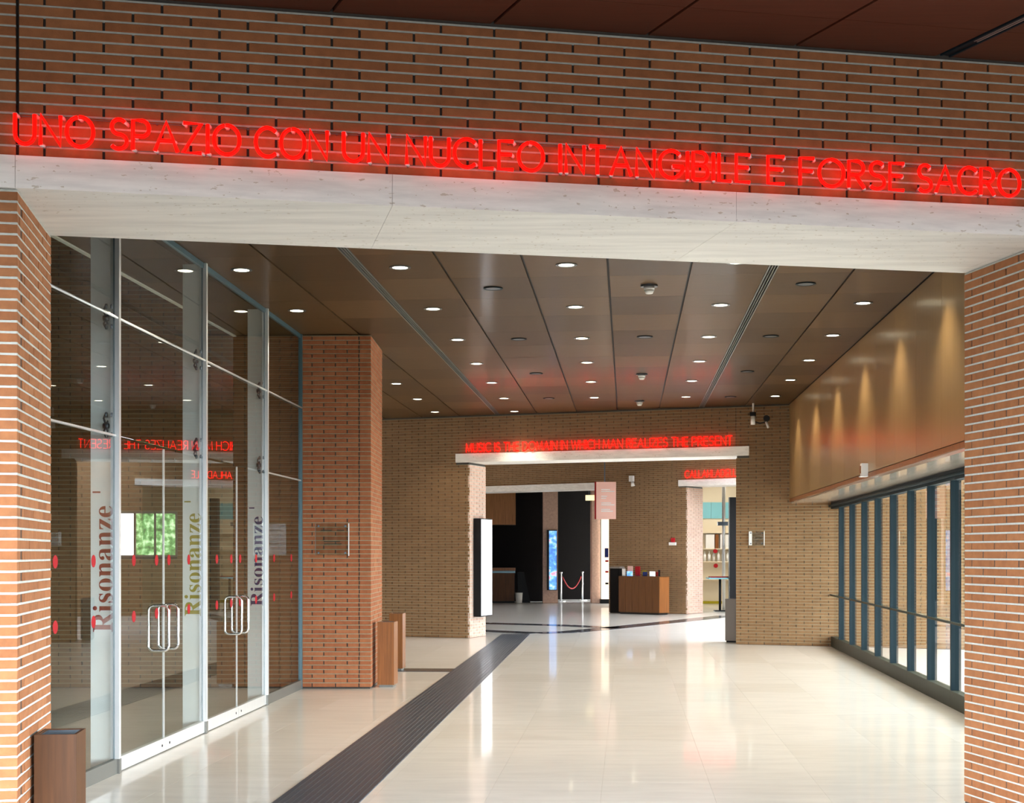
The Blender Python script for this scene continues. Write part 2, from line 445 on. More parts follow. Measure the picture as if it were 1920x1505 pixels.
# left jamb
RL = math.atan2(1.07, 0.042) ; RLEN = math.hypot(1.07, 0.042)
jl = MB().prism([(-9.0, 0.005), (-0.005, 0.005), (0.042-0.005, 1.068), (-9.0, 1.068)], 0, SOF-0.004).build('wall_front_left', 'mortar_deep', None, loc=FL, rz=TH_F)
tag(jl, 'orange brick jamb at the left of the wide opening', 'wall', kind='structure')
ZJ = SOF - 63*CH - 0.004
frl = ((0, 0, 0), RL)              # reveal faces +x: walk from the front edge to the back
brick_face(jl, 0, RLEN, ZJ, SOF-0.008, 'brick', 240, frame=frl, near=lambda b: -b[2], own0=0, off=0.07)
placed_joints(jl, frl, 0, RLEN, ZJ, SOF-0.008, depth=0.003)
brick_face(jl, -1.5, 0, ZJ, SOF-0.008, 'brick', 60, near=lambda b: -b[0] if b[0] > -0.4 else 9, own1=1, off=-0.0)
bed_joints(jl, -1.5, 0, ZJ, SOF-0.008, depth=0.003)
# right jamb
A1, A2 = 5.681, 5.696
jr = MB().prism([(A1+0.005, 0.005), (11.0, 0.005), (11.0, 1.068), (A2+0.005, 1.068)], 0, SOF-0.004).build('wall_front_right', 'mortar_deep', None, loc=FL, rz=TH_F)
tag(jr, 'brick jamb with pale mortar lines at the right of the wide opening', 'wall', kind='structure')
RR = math.atan2(-1.07, A1-A2); frr = ((A2, 1.07, 0), RR)
frr = ((A1, 0.0, 0), math.atan2(1.07, A2-A1))
# reveal faces -x: x runs front->back needs the outward side on local -y: walk back to front mirrored -> use front->back rotated by pi
frr = ((A2, 1.07, 0), math.atan2(-1.07, A1-A2))
brick_face(jr, 0, RLEN, ZJ, SOF-0.008, 'brick', 252, frame=frr, near=lambda b: -b[2], own1=0, off=0.10)
placed_joints(jr, frr, 0, RLEN, ZJ, SOF-0.008, depth=0.003)
brick_face(jr, A1, A1+1.5, ZJ, SOF-0.008, 'brick', 0, own0=1, off=A1)
bed_joints(jr, A1, A1+1.5, ZJ, SOF-0.008, depth=0.003)

# ------------------------------------------------------------------ portico ceiling
pc = MB().box(RA0, RA1, RB, 1.0, PORT+0.02, PORT+0.5).build('ceiling_portico', 'joint', None, loc=FL, rz=TH_F)
tag(pc, 'black backing of the portico ceiling showing in the joints', 'ceiling', kind='structure')
pcp = empty('ceiling_portico_panels'); tag(pcp, 'dark red-brown veneer panels of the portico ceiling', 'ceiling', kind='structure')
for nm, bx_, lab in (('shade_header_back', (RA0, RA1, RB-0.3, RB), 'unseen brick header behind the viewer, set low to shade the upper wall'),
                     ('shade_header_left', (RA0-0.3, RA0, RB, 1.0), 'unseen brick header on the left, set to limit daylight under the portico'),
                     ('shade_header_right', (RA1, RA1+0.3, RB, 1.0), 'unseen brick header on the right, set to limit daylight under the portico')):
    tag(MB().box(*bx_, 3.05 if 'back' in nm else 3.4, PORT+0.5).build(nm, 'brick', None, loc=FL, rz=TH_F), lab, 'wall', kind='structure')  # unseen headers, heights set to keep sky light off the upper wall
fa = [front_a(u) for u in (622, 922, 1210, 1493, 1770)]
sp = (fa[3]-fa[0])/3
dvx, dvy = 0.426, -1.0
ln_ = math.hypot(dvx, dvy); dvx /= ln_; dvy /= ln_
for i in range(-3, 6):
    a0, a1 = fa[0]+i*sp+0.010, fa[0]+(i+1)*sp-0.010
    if i == 4: a0 += 0.075
    for j in range(4):
        l0, l1 = (-0.05 if j == 0 else 0.42+1.9*(j-1)+0.002), 0.42+1.9*j-0.002
        p, q = fpt(a0, 0.0), fpt(a1, 0.0)
        MB().prism([(p[0]+dvx*l0, p[1]+dvy*l0), (p[0]+dvx*l1, p[1]+dvy*l1), (q[0]+dvx*l1, q[1]+dvy*l1), (q[0]+dvx*l0, q[1]+dvy*l0)], PORT, PORT+0.02).build('panel', 'portico', pcp)
vp = fpt(fa[0]+4*sp+0.042)
vent = empty('ceiling_vent', (vp[0], vp[1], PORT), math.atan2(dvy, dvx))
tag(vent, 'linear slot air vent in the dark portico ceiling at upper right', 'vent')
MB().box(0.0, 3.9, -0.032, 0.032, 0.004, 0.018).build('slot', 'black', vent)
for p in (-0.036, 0.024): MB().box(0, 3.9, p, p+0.012, -0.004, 0.016).build('vent_frame', 'frame', vent)
for p in (-0.014, 0.006): MB().box(0.25, 3.9, p, p+0.008, -0.002, 0.014).build('vent_slat', M['grey'], vent)

# ------------------------------------------------------------------ corridor ceiling
cl = empty('ceiling', (0, 0, 0), 0)
tag(cl, 'brown veneered ceiling panels over the corridor', 'ceiling', kind='structure')
def quad_cs(c0, c1, s0, s1): return [cs(c0, s0), cs(c1, s0), cs(c1, s1), cs(c0, s1)]
bk = MB()
bk.prism([fpt(0.4, 1.0), fpt(6.9, 1.0), cs(3.75, 26.5), cs(3.75, 62), cs(-14, 62), cs(-14, 17.9), cs(-4.76, 17.9), cs(-4.76, 8.0)], CEIL+0.022, CEIL+0.4)
bk.build('ceiling_backing', 'joint', cl)
C0 = -0.94
cols = [C0+0.765*i for i in range(-7, 6)]
seam = 1.145
for ci, c in enumerate(cols[:-1]):
    g0 = g1 = 0.011
    if abs(c-cols[5]) < 0.01 or abs(c-cols[10]) < 0.01: g0 = 0.05
    if abs(c-cols[4]) < 0.01 or abs(c-cols[9]) < 0.01: g1 = 0.05
    for j in range(-5, 14):
        s0 = 13.35-seam/2+seam*j; s1 = s0+seam
        p = cs(c, s0)
        if c < -4.8 and s0 < 17.0: continue
        if c < -3.9 and s1 < 9.0: continue
        mid = cs((c+c+0.765)/2, (s0+s1)/2)
        if (mid[1]-FY0) < 0.2*(mid[0]-FX0)+0.9: continue
        dmid = (mid[0]-WX)*math.sin(-TH_W)+(mid[1]-WY)*math.cos(TH_W)
        if dmid > 1.3: continue
        x, y = cs(c+g0, s0+0.0012)
        link('panel', MB().box(0, 0.765-g0-g1, 0, seam-0.0024, 0, 0.02).mesh('panel', 'ceil'), cl, (x, y, CEIL), RZC)
# linear diffusers in two wide joints
for nm, c, lab in (('linear_diffuser', cols[5], 'black triple-slot air diffuser along the left part of the corridor ceiling'),
                   ('linear_diffuser', cols[10], 'black triple-slot air diffuser along the right part of the corridor ceiling')):
    x, y = cs(c, 9.0)
    d = empty(nm, (x, y, CEIL), RZC); tag(d, lab, 'vent', 'slot diffusers in the corridor ceiling')
    for p in (-0.046, 0.034): MB().box(p, p+0.012, 0, 18.6, -0.004, 0.021).build('edge_rail', 'plinth', d)
    for p in (-0.016, 0.010): MB().box(p, p+0.007, 0, 18.6, -0.002, 0.018).build('slat', 'plinth', d)
# vestibule ceiling edge and void roof beyond it
mb = MB().prism([cs(-4.80, 8.0), cs(-4.76, 8.0), cs(-4.76, 17.6), cs(-4.80, 17.6)], CEIL-0.01, 7.0)
mb.prism([(-14, 5), (-3, 7), cs(-4.7, 17.6), (-14, 19)], 7.0, 7.3)
tag(mb.build('ceiling_vestibule', 'plaster'), 'high ceiling edge over the vestibule behind the left glass wall', 'ceiling', kind='structure')

# ------------------------------------------------------------------ left glass wall
Y_END = 17.60
gz = TH_G
posts = [8.43, 10.86, 13.27, 15.73]
w1 = empty('window_1', (glx(8.43), 8.43, 0), gz)       # local x along the wall into the scene, local y towards the left (outside)
tag(w1, 'tall frameless glass screen with white steel fins on the left', 'glass wall', kind='structure')
def lw(Y): return (Y-8.43)*math.hypot(1, GLS)
Lend = lw(Y_END)
def text_mesh(body, size, m):
    c = bpy.data.curves.new('lettering', 'FONT'); c.body = body; c.size = size; c.extrude = 0.0012; c.resolution_u = 4
    o = bpy.data.objects.new('tmp', c); COL.objects.link(o)
    bpy.context.view_layer.update()
    me = bpy.data.meshes.new_from_object(o); bpy.data.objects.remove(o); bpy.data.curves.remove(c)
    me.materials.clear(); me.materials.append(M[m]); return me
RIS = ''.join(chr(q) for q in (0x1D411, 0x1D422, 0x1D42C, 0x1D428, 0x1D427, 0x1D41A, 0x1D427, 0x1D433, 0x1D41E))
cols_txt = {1: ('txt_red', 1185, 948, 922), 2: ('txt_yel', 1155, 962, 940), 3: ('txt_blu', 1136, 968, 952)}
FIN = 0.19
for i, Y in enumerate(posts):
    x = lw(Y)
    fin = MB().box(x+0.03, x+0.05, 0.004, FIN, 0.0, CEIL-0.004).build('fin', 'fin', w1)
    MB().box(x-0.02, x+0.022, -0.045, 0.004, 0.11, CEIL-0.004).build('post', 'steel', w1)
    MB().box(x-0.022, x+0.024, -0.048, 0.006, 0.0, 0.11).build('post_foot', 'plinth', w1)
    MB().box(x-0.024, x-0.0205, -0.012, 0.001, 0.11, CEIL-0.004).build('glass_edge', 'teal', w1)
    if i in cols_txt:
        mk, vb, vt, vd = cols_txt[i]
        zb, zt = EYE-(vb-HY)/FPX*Y, EYE-(vt-HY)/FPX*Y
        me = text_mesh(RIS, 0.2, mk)
        cv = np.array([v.co[:] for v in me.vertices]); mn, mx = cv.min(0), cv.max(0)
        sx = (zt-zb)/(mx[0]-mn[0]); cap = 0.155 if i < 3 else 0.14
        sy = cap/(mx[1]-mn[1])
        for v, q in zip(me.vertices, cv):
            # text x runs upwards, text y (cap height) runs to the left = +y of the wall frame
            v.co = (x+0.0285-(q[2]-mn[2])*0.4, 0.018+(q[1]-mn[1])*sy, zb+(q[0]-mn[0])*sx)
        me.flip_normals(); me.update()
        t = link('lettering', me, fin)
        t['label'] = {1: 'dark red serif word Risonanze reading upwards', 2: 'olive yellow serif word Risonanze reading upwards', 3: 'navy serif word Risonanze reading upwards'}[i]
        zd = EYE-(vd-HY)/FPX*Y
        MB().box(x+0.0275, x+0.0295, 0.115, 0.175, zd-0.006, zd+0.006).build('accent_bar', mk, fin)
# panes: side bays full height in three tiers, door bays glazed above the doors
tiers = [(0.11, 2.52), (2.53, 3.40), (3.41, CEIL-0.01)]
for i in range(4):
    p = lw(posts[i])+0.022; q = (lw(posts[i+1])-0.022) if i < 3 else Lend-0.02
    for k, (z0, z1) in enumerate(tiers):
        if i in (1, 2) and k == 0: continue
        MB().box(p, q, -0.012, -0.002, z0, z1).build('pane', 'glass', w1)
    if i in (0, 3): MB().box(p, q, -0.03, 0.01, 0.0, 0.11).build('plinth', 'plinth', w1)
MB().box(Lend-0.035, Lend-0.005, -0.035, 0.01, 0.0, CEIL-0.004).build('corner_post', 'teal', w1)
MB().box(0, Lend, -0.02, 0.012, CEIL-0.05, CEIL-0.004).build('head_channel', 'teal', w1)
MB().tube([(0.05, -0.03, 3.405), (Lend-0.02, -0.03, 3.405)], 0.010, 6).build('tie_rod', 'steel', w1, True)
for i in (0, 3):
    p = lw(posts[i])+0.022; q = (lw(posts[i+1])-0.022) if i < 3 else Lend-0.03
    MB().box(p, q, -0.024, 0.004, 2.518, 2.532).build('transom_joint', 'steel', w1)
spider = MB()
for sy in (-1, 1):
    for sx in (-1, 1):
        spider.tube([(0, 0.05, 0), (sx*0.05, 0.05, sy*0.05), (sx*0.075, 0.03, sy*0.075)], 0.008, 6)
        spider.cyl((sx*0.075, 0.028, sy*0.075), (0, -1, 0), 0.021, 0.012, 12)
        spider.cyl((sx*0.075, -0.014, sy*0.075), (0, -1, 0), 0.018, 0.010, 12)
spider.cyl((0, 0.03, 0), (0, 1, 0), 0.022, 0.04, 12)
spm = spider.mesh('spider_fitting', 'dark_metal', True)
for i in (1, 2, 3):
    for z in (3.405, 2.60): link('spider_fitting', spm, w1, (lw(posts[i])-0.005, 0.01, z))
dot = MB().cyl((0, 0, 0), (0, -1, 0), 0.045, 0.0012, 20).mesh('dot', 'reddot')
def dots(parent, xs, x_off):
    for Y in xs:
        for z in (1.59, 1.155): link('dot', dot, parent, (lw(Y)-x_off, -0.0125, z))
dots(w1, (9.65, 10.38, 16.15, 17.05), 0)
# glass doors
def handle_mb():
    mb = MB(); w, h, r = 0.085, 0.185, 0.04; pts = []
    for cx_, cz_, t0 in ((w-r, h-r, 0), (-(w-r), h-r, 90), (-(w-r), -(h-r), 180), (w-r, -(h-r), 270)):
        for k in range(5):
            t = math.radians(t0+k*22.5); pts.append((0, cx_+r*math.cos(t), cz_+r*math.sin(t)))
    mb.tube(pts, 0.012, 8, True); return mb.mesh('pull_handle', 'chrome', True)
hm = handle_mb(); dn = 0
dlab = ['nearest glass door leaf beside the red lettering', 'second glass door leaf just before the yellow lettering',
        'third glass door leaf just past the yellow lettering', 'farthest glass door leaf beside the blue lettering']
for i in (1, 2):
    p = lw(posts[i])+0.026; q = lw(posts[i+1])-0.026; mid = (p+q)/2
    for side, (a, b) in enumerate(((p, mid-0.004), (mid+0.004, q))):
        dn += 1
        px = glx(8.43)+a*math.cos(gz); py = 8.43+a*math.sin(gz)
        d = empty('door_%d' % dn, (px, py, 0), gz); tag(d, dlab[dn-1], 'door', 'glass door leaves', 'structure')
        w = b-a
        MB().box(0, w, -0.012, -0.002, 0.115, 2.51).build('pane', 'glass', d)
        br = MB().box(0, w, -0.028, 0.014, 0.010, 0.115).build('bottom_rail', 'steel', d)
        lk = w-0.10 if side == 0 else 0.10
        MB().cyl((lk, -0.028, 0.06), (0, -1, 0), 0.011, 0.003, 12).build('lock', 'black', br)
        e = w-0.003 if side == 0 else 0.003
        MB().box(e-0.004, e+0.003, -0.0135, -0.0005, 0.115, 2.51).build('pane_edge', 'steel', d)
        hx = w-0.13 if side == 0 else 0.13
        link('pull_handle', hm, d, (hx, -0.007, 1.03))
        for Y in ((11.28, 11.86) if (i, side) == (1, 0) else (12.2, 12.79) if (i, side) == (1, 1) else (13.73, 14.27) if (i, side) == (2, 0) else (14.62, 15.3)):
            for z in (1.59, 1.155): link('dot', dot, d, (lw(Y)-a, -0.0125, z))

# ------------------------------------------------------------------ vestibule brick walls
PX0, PX1, PY = -2.545, -1.712, 17.62
vw = MB().box(-8.4, -0.02, 0.014, 0.4, 0, 7.0).build('wall_vestibule', 'mortar_deep', None, loc=(PX0, PY+0.12, 0))
tag(vw, 'shadowed brick wall seen through the left glass screen', 'wall', kind='structure')
hole = [(-2.45, -1.55, 1.60, 2.15)]
brick_face(vw, -8.4, -0.02, 0.006, 7.0, 'brick_tan', 0, holes=hole)
bed_joints(vw, -8.4, -0.02, 0.006, 7.0, holes=hole, m='mortar_tan')
# glowing panes in that wall stand in for a daylit window mirrored in the glass
wn = empty('window_2', (PX0-2.0, PY+0.12, 1.60), 0); tag(wn, 'small glowing panes for a mirrored window view with greenery, set in the vestibule brick wall', 'window', kind='structure')
M['daylight'] = mat('window_sky_glow', (0.9, 0.95, 1.0), 0.5, emit=(0.93, 0.97, 1.0), estr=2.2)
MB().box(-0.45, 0.45, 0.006, 0.0135, 0.0, 0.55).build('backing', 'grey', wn)
MB().box(-0.43, -0.08, -0.002, 0.006, 0.02, 0.53).build('lit_pane', 'daylight', wn)
M['foliage'] = mat('leaf_green_glow', (0.10, 0.22, 0.06), 0.8, emit=(0.16, 0.34, 0.12), estr=1.3)
L(M['foliage'], ramp(M['foliage'], noise(M['foliage'], 14, 4), [(0.35, (0.02, 0.05, 0.02)), (0.5, (0.12, 0.28, 0.09)), (0.65, (0.5, 0.7, 0.4))]), bsdf(M['foliage']).inputs['Emission Color'])
MB().box(-0.05, 0.43, -0.002, 0.006, 0.02, 0.53).build('garden_pane', 'foliage', wn)
for x in (-0.45, -0.08, 0.17, 0.43): MB().box(x, x+0.025, -0.012, 0.013, 0.0, 0.55).build('window_frame', 'grey', wn)
for z in (0.0, 0.53): MB().box(-0.45, 0.455, -0.012, 0.013, z, z+0.022).build('window_frame', 'grey', wn)
vl = MB().box(-11.3, -11.0, 5, 20, 0, 7).build('shade_wall_vestibule', 'brick_tan')  # added out of view to shut daylight out of the vestibule
tag(vl, 'unseen side wall added to keep daylight out of the vestibule', 'wall', kind='structure')
# pillar
PL = (PX0, PY, 0)
pw, pd = PX1-PX0, 1.28
pl = MB().box(0.0, pw-0.014, 0.014, pd, 0, CEIL-0.012).build('pillar', 'mortar_deep', None, loc=PL, rz=RZC*0.2)
tag(pl, 'square brick pillar at the end of the left glass screen', 'pillar', kind='structure')
ZP0 = CEIL-79*CH-0.012
brick_face(pl, 0.0, pw, ZP0, CEIL-0.012, 'brick_red', 280, near=lambda b: -b[2], own1=0, off=pw-0.14, depth=0.03)
bed_joints(pl, 0.0, pw, ZP0, CEIL-0.012, m='mortar_tan')
frp = ((pw, 0, 0), math.pi/2)
brick_face(pl, 0, pd, ZP0, CEIL-0.012, 'brick_red', 0, frame=frp, own0=1, off=0.14)
placed_joints(pl, frp, 0, pd, ZP0, CEIL-0.012, m='mortar_tan')

# ------------------------------------------------------------------ right side: wood wall, soffit, glass screen
CR = 2.895*math.cos(PHI)
ww = empty('wall_right', (*cs(CR, 0), 0), RZC)
tag(ww, 'satin cherry wood panelling high on the right wall', 'wall', kind='structure')
s_end = 26.2; s_w = [13.35-seam*0.5+1.18*(k-3) for k in range(16)]
SW0 = 9.7; prev = SW0
edges = [SW0] + [t for t in (13.62-3*1.19, 13.62-2*1.19, 13.62-1.19, 13.62, 14.8, 15.98, 17.16, 18.4, 19.65, 20.85, 22.05, 23.25, 24.45, 25.4) if t > SW0+0.2] + [s_end]
MB().box(0.02, 0.30, SW0, s_end+0.3, 2.56, CEIL+0.02).build('panel_backing', 'joint', ww)
for p, q in zip(edges[:-1], edges[1:]):
    link('panel', MB().box(0, 0.02, 0, q-p-0.003, 0, CEIL-0.012-2.615).mesh('panel', 'wallwood'), ww, (0, p, 2.615))
MB().box(-0.002, 0.02, SW0, s_end, 2.555, 2.606).build('bottom_trim', 'orangewood', ww)
M['soffit'] = mat('pale_soffit_lacquer', (0.50, 0.42, 0.35), 0.16, coat=0.5, coat_rough=0.05)
sf = MB().prism([cs(CR+0.02, 9.7), (rgx(10.0)+0.4, 10.0), (rgx(26.2)+0.4, 26.2), cs(CR+0.02, 26.2)], 2.525, 2.556).build('ceiling_soffit', 'soffit')
tag(sf, 'glossy pale soffit below the wood panelling above the right glass screen', 'soffit', kind='structure')
oh = MB().prism([(rgx(10.0)+0.41, 9.9), (rgx(10.0)+2.9, 9.9), (rgx(24)+2.9, 24.2), (rgx(24.9)+0.41, 24.9)], 2.95, 3.25).build('shade_overhang', 'plaster')  # added slab that keeps sky light off the terrace behind the glass
tag(oh, 'unseen flat overhang added to dim the terrace outside the right glass screen', 'ceiling', kind='structure')
sr = MB().prism([cs(CR+0.30, 9.4), (rgx(10.0)+0.4, 9.8), (rgx(26.3)+0.4, 26.3), cs(CR+0.30, 26.3)], 2.556, CEIL+0.35).build('wall_right_outer', 'plaster')
tag(sr, 'solid bulkhead behind the wood panelling on the right', 'wall', kind='structure')
R0 = 10.3; w3 = empty('window_3', (rgx(R0), R0, 0), TH_R)      # local x along the wall, local +y towards the corridor
tag(w3, 'tall glass screen with blue-grey mullions on the right', 'glass wall', kind='structure')
def rl(Y): return (Y-R0)*math.hypot(1, 0.093)
RE = rl(25.75)
ym = [10.34+1.29*k for k in range(12)] + [25.72]
for Y in ym: MB().box(rl(Y)-0.028, rl(Y)+0.028, -0.06, 0.045, 0.18, 2.42).build('mullion', 'frame', w3)
for a, b in zip(ym[:-1], ym[1:]): MB().box(rl(a)+0.029, rl(b)-0.029, -0.006, 0.004, 0.18, 2.42).build('pane', 'glass', w3)
for k in range(0, 12, 1):
    a, b = rl(ym[k])+0.001, rl(ym[k+1])-0.001
    MB().box(a, b, -0.06, 0.05, 0.0, 0.18).build('base_rail', 'plinth_dark', w3)
MB().box(0, RE, -0.06, 0.05, 2.42, 2.524).build('head_rail', 'frame', w3)
MB().tube([(0.1, 0.075, 2.47), (RE-0.1, 0.075, 2.47)], 0.02, 8).build('door_track', 'frame', w3, True)
MB().box(0, RE, 0.046, 0.07, 0.895, 0.92).build('push_bar', 'plinth_dark', w3)

# ------------------------------------------------------------------ far wall with the second lintel
WO = (WX, WY, 0)
aR, aL = far_a(1380), far_a(880)
OZ = 3.395; TW = 0.84
LT0, LT1 = far_a(855), far_a(1405); LZ1 = 3.565
wa = MB().box(-11.0, aL-0.014, 0.014, TW-0.01, 0, OZ+0.0).box(aR+0.014, 10.0, 0.014, TW-0.01, 0, OZ).box(-11.0, 10.0, 0.014, TW-0.01, LZ1, 4.6).box(-11, LT0-0.002, 0.014, TW-0.01, OZ, LZ1).box(LT1+0.002, 10, 0.014, TW-0.01, OZ, LZ1).build('wall_far', 'mortar_deep', None, loc=WO, rz=TH_W)
tag(wa, 'far brick wall of the corridor with a wide opening under a lintel', 'wall', kind='structure')
hl = [(aL, aR, -1, OZ), (LT0, LT1, OZ-0.01, LZ1)]
brick_face(wa, -9.0, aR-0.006, 0.006, CEIL-0.012, 'brick_tan', 0, holes=hl, off=0.02)
brick_face(wa, aR+0.006, 10.0, 0.006, CEIL-0.012, 'brick_tan', 0, holes=hl, off=0.12)
bed_joints(wa, -9.0, 10.0, 0.006, CEIL-0.012, holes=hl, m='mortar_tan')
fw = ((aL, 0, 0), math.pi/2)
brick_face(wa, 0, TW, 0.006, OZ-0.004, 'pinkbrick_lit', 0, frame=fw, off=0.1)  # left reveal coloured as daylit, lighter than the rest of this wall
placed_joints(wa, fw, 0, TW, 0.006, OZ-0.004)
fw2 = ((aR, TW, 0), -math.pi/2)
brick_face(wa, 0, TW, 0.006, OZ-0.004, 'brick_tan', 0, frame=fw2, off=0.1)
l2 = empty('trim_6', WO, TH_W); tag(l2, 'pale stone lintel under the red neon on the far brick wall', 'lintel', kind='structure')
for p, q in ((LT0, LT0+1.9), (LT0+1.9, LT0+3.8), (LT0+3.8, LT1)):
    MB().box(p+0.001, q-0.001, -0.03, TW, OZ, LZ1).build('lintel_block', 'lintel', l2)

# ------------------------------------------------------------------ second wall and rooms beyond
VO = (VX, VY, 0)
b0, b1 = -5.3, 0.0
c0, c1 = sec_a(1288), sec_a(1288)+2.9
O2, L2Z = 3.44, 3.61; T2 = 0.92
ws = MB().box(-12, b0, 0.014, T2, 0, 4.7).box(b1, c0-0.014, 0.014, T2, 0, 4.7).box(c1, 14, 0.014, T2, 0, 4.7).box(b0, b1, 0.014, T2, L2Z, 4.7).box(c0-0.014, c1, 0.014, T2, L2Z, 4.7).build('wall_back', 'mortar_deep', None, loc=VO, rz=TH_2)
tag(ws, 'olive brown brick wall beyond the far opening', 'wall', kind='structure')
hs = [(b0, b1, -1, L2Z), (c0, c1, -1, L2Z), (b0-0.5, b1+0.23, O2, L2Z), (c0-0.25, c1+0.2, O2, L2Z)]
brick_face(ws, -8.0, 9.0, 0.006, 4.4, 'brick_tan', 0, holes=hs)
bed_joints(ws, -8.0, 9.0, 0.006, 4.4, holes=hs, m='mortar_tan')
f2 = ((c0, 0, 0), math.pi/2)
brick_face(ws, 0, T2, 0.006, O2-0.004, 'pinkbrick_lit', 0, frame=f2, off=0.1)  # shop reveal coloured as daylit, lighter than the wall face
placed_joints(ws, f2, 0, T2, 0.006, O2-0.004)
for nm, p, q, lab in (('trim_7', b0-0.5, b1+0.23, 'pale lintel over the dark room beyond the far opening'), ('trim_8', c0-0.25, c1+0.2, 'short pale lintel over the lit shop doorway')):
    o = MB().box(p, q, -0.03, T2, O2, L2Z).build(nm, 'lintel', None, loc=VO, rz=TH_2); tag(o, lab, 'lintel', kind='structure')
tag(MB().box(-14, -13.7, 19, 62, 0, 4.7).build('wall_left_far', 'brick_tan'), 'left side wall of the recess behind the brick pillar', 'wall', kind='structure')
wr = MB().box(9.4, 9.7, 23.9, 27.0, 0, 4.5).box(9.4, 9.7, 30.0, 36.2, 0, 4.5).box(9.4, 9.7, 27.0, 30.0, 2.4, 4.5).build('shade_wall_foyer', 'brick_tan')  # added wall with one low gap, limits daylight reaching the foyer
tag(wr, 'unseen right side wall added to cut daylight into the foyer beyond the far opening', 'wall', kind='structure')
# third wall: dark room
Y3 = 47.5
def x3(u, Y=Y3): return (u-CX)/FPX*Y
def z3(v, Y=Y3): return EYE-(v-HY)/FPX*Y
p3 = MB().box(x3(1018), x3(1046), Y3, Y3+0.8, 0, 4.3).build('pillar', 'pinkbrick_lit'); tag(p3, 'pale pink brick pier carrying a blue poster in the dark room', 'pillar', kind='structure')
p4 = MB().box(x3(1110), x3(1127), Y3, Y3+1.0, 0, 4.3).build('pillar', 'pinkbrick_lit'); tag(p4, 'pale pink brick pier below the hanging pink sign', 'pillar', kind='structure')
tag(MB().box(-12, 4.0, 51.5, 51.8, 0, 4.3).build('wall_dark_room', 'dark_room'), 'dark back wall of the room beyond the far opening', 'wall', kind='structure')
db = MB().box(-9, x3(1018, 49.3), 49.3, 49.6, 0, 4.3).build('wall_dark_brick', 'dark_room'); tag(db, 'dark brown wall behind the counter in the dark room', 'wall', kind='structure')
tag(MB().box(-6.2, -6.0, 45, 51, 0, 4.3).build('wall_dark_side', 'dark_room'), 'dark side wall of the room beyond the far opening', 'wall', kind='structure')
wb = empty('hanging_panel_box', (x3(935, 48.2), 48.2, 2.58)); tag(wb, 'orange wood box hanging from the ceiling of the dark room', 'bulkhead')
ww_ = x3(967, 48.2)-x3(935, 48.2)
for k in range(6): MB().box(-1.6+k*(1.6+ww_)/6+0.002, -1.6+(k+1)*(1.6+ww_)/6-0.002, 0, 0.02, 0, 1.72).build('panel', 'warmwood', wb)
MB().box(-1.6, ww_, 0.02, 0.6, 0.0, 1.72).build('carcass', 'binwood', wb)
ct = empty('reception_counter', (x3(965, 47.9), 47.9, 0)); tag(ct, 'curved wooden counter in the dark room beyond the opening', 'counter')
for k in range(7): MB().box(-2.1+0.3*k+0.003, -2.1+0.3*(k+1)-0.003, 0, 0.03, 0.05, 0.98).build('front_board', 'deskwood', ct)
MB().box(-2.1, 0.0, 0.03, 0.6, 0.0, 0.98).build('carcass', 'black', ct)
MB().box(-2.12, 0.02, -0.03, 0.62, 0.98, 1.05).build('glass_band', 'teal', ct)
MB().box(-2.12, 0.03, -0.03, 0.62, 1.06, 1.15).build('counter_top', 'orangewood', ct)
eb = MB(); eb.v = []; 
eb.prism([(0.05, 0.0), (0.85, 0.0), (0.85, 0.5), (0.05, 0.5)], 0.0, 0.02)
blk = MB(); xa, xb_, xc, xd = x3(966, 48), x3(978, 48), x3(991, 48), x3(966, 48)
xa += 0.08; xd += 0.08; xb_ += 0.08; xc += 0.06
blk.v = [(xa,48,0),(xc,48,0),(xb_,48,1.0),(xd,48,1.0),(xa,48.5,0),(xc,48.5,0),(xb_,48.5,1.0),(xd,48.5,1.0)]
blk.f = [(0,1,2,3),(1,5,6,2),(5,4,7,6),(4,0,3,7),(3,2,6,7),(0,4,5,1)]
tag(blk.build('covered_easel', 'black'), 'black sloping stand at the end of the wooden counter', 'stand')
wbn = empty('paper_bin', (x3(973, 47.7), 47.7, 0)); tag(wbn, 'small white waste bin beside the dark counter', 'bin')
MB().cyl((0, 0, 0), (0, 0, 1), 0.10, 0.32, 16, 0.12).build('body', 'white', wbn, True); MB().ring((0, 0, 0.32), (0, 0, 1), 0.105, 0.125, 0.015).build('rim', 'white', wbn)
# lit display case strip beside the pier
dc = empty('display_case', (x3(1134, 47.2), 47.2, 0)); tag(dc, 'narrow lit display cabinet beside the pier under the pink sign', 'cabinet')
M['case_light'] = mat('lit_cabinet_back', (0.9, 0.8, 0.66), 0.5, emit=(1.0, 0.80, 0.62), estr=0.75)
MB().box(-0.12, 0.20, 0.05, 0.08, 0.14, 2.9).build('lit_back', 'case_light', dc)
MB().box(-0.14, 0.22, 0.0, 0.3, 0.0, 0.14).build('base', 'black', dc)
MB().box(-0.14, -0.12, 0.0, 0.1, 0.14, 2.9).build('side_frame', 'plinth', dc)
for k, z in enumerate((1.35, 1.0, 0.62)): MB().box(0.02, 0.12, 0.02, 0.06, z, z+0.06).build('exhibit', ('reddot', 'reddot', 'black')[k], dc)
MB().box(0.0, 0.12, 0.03, 0.05, 1.5, 1.8).build('exhibit', 'txt_blu', dc)

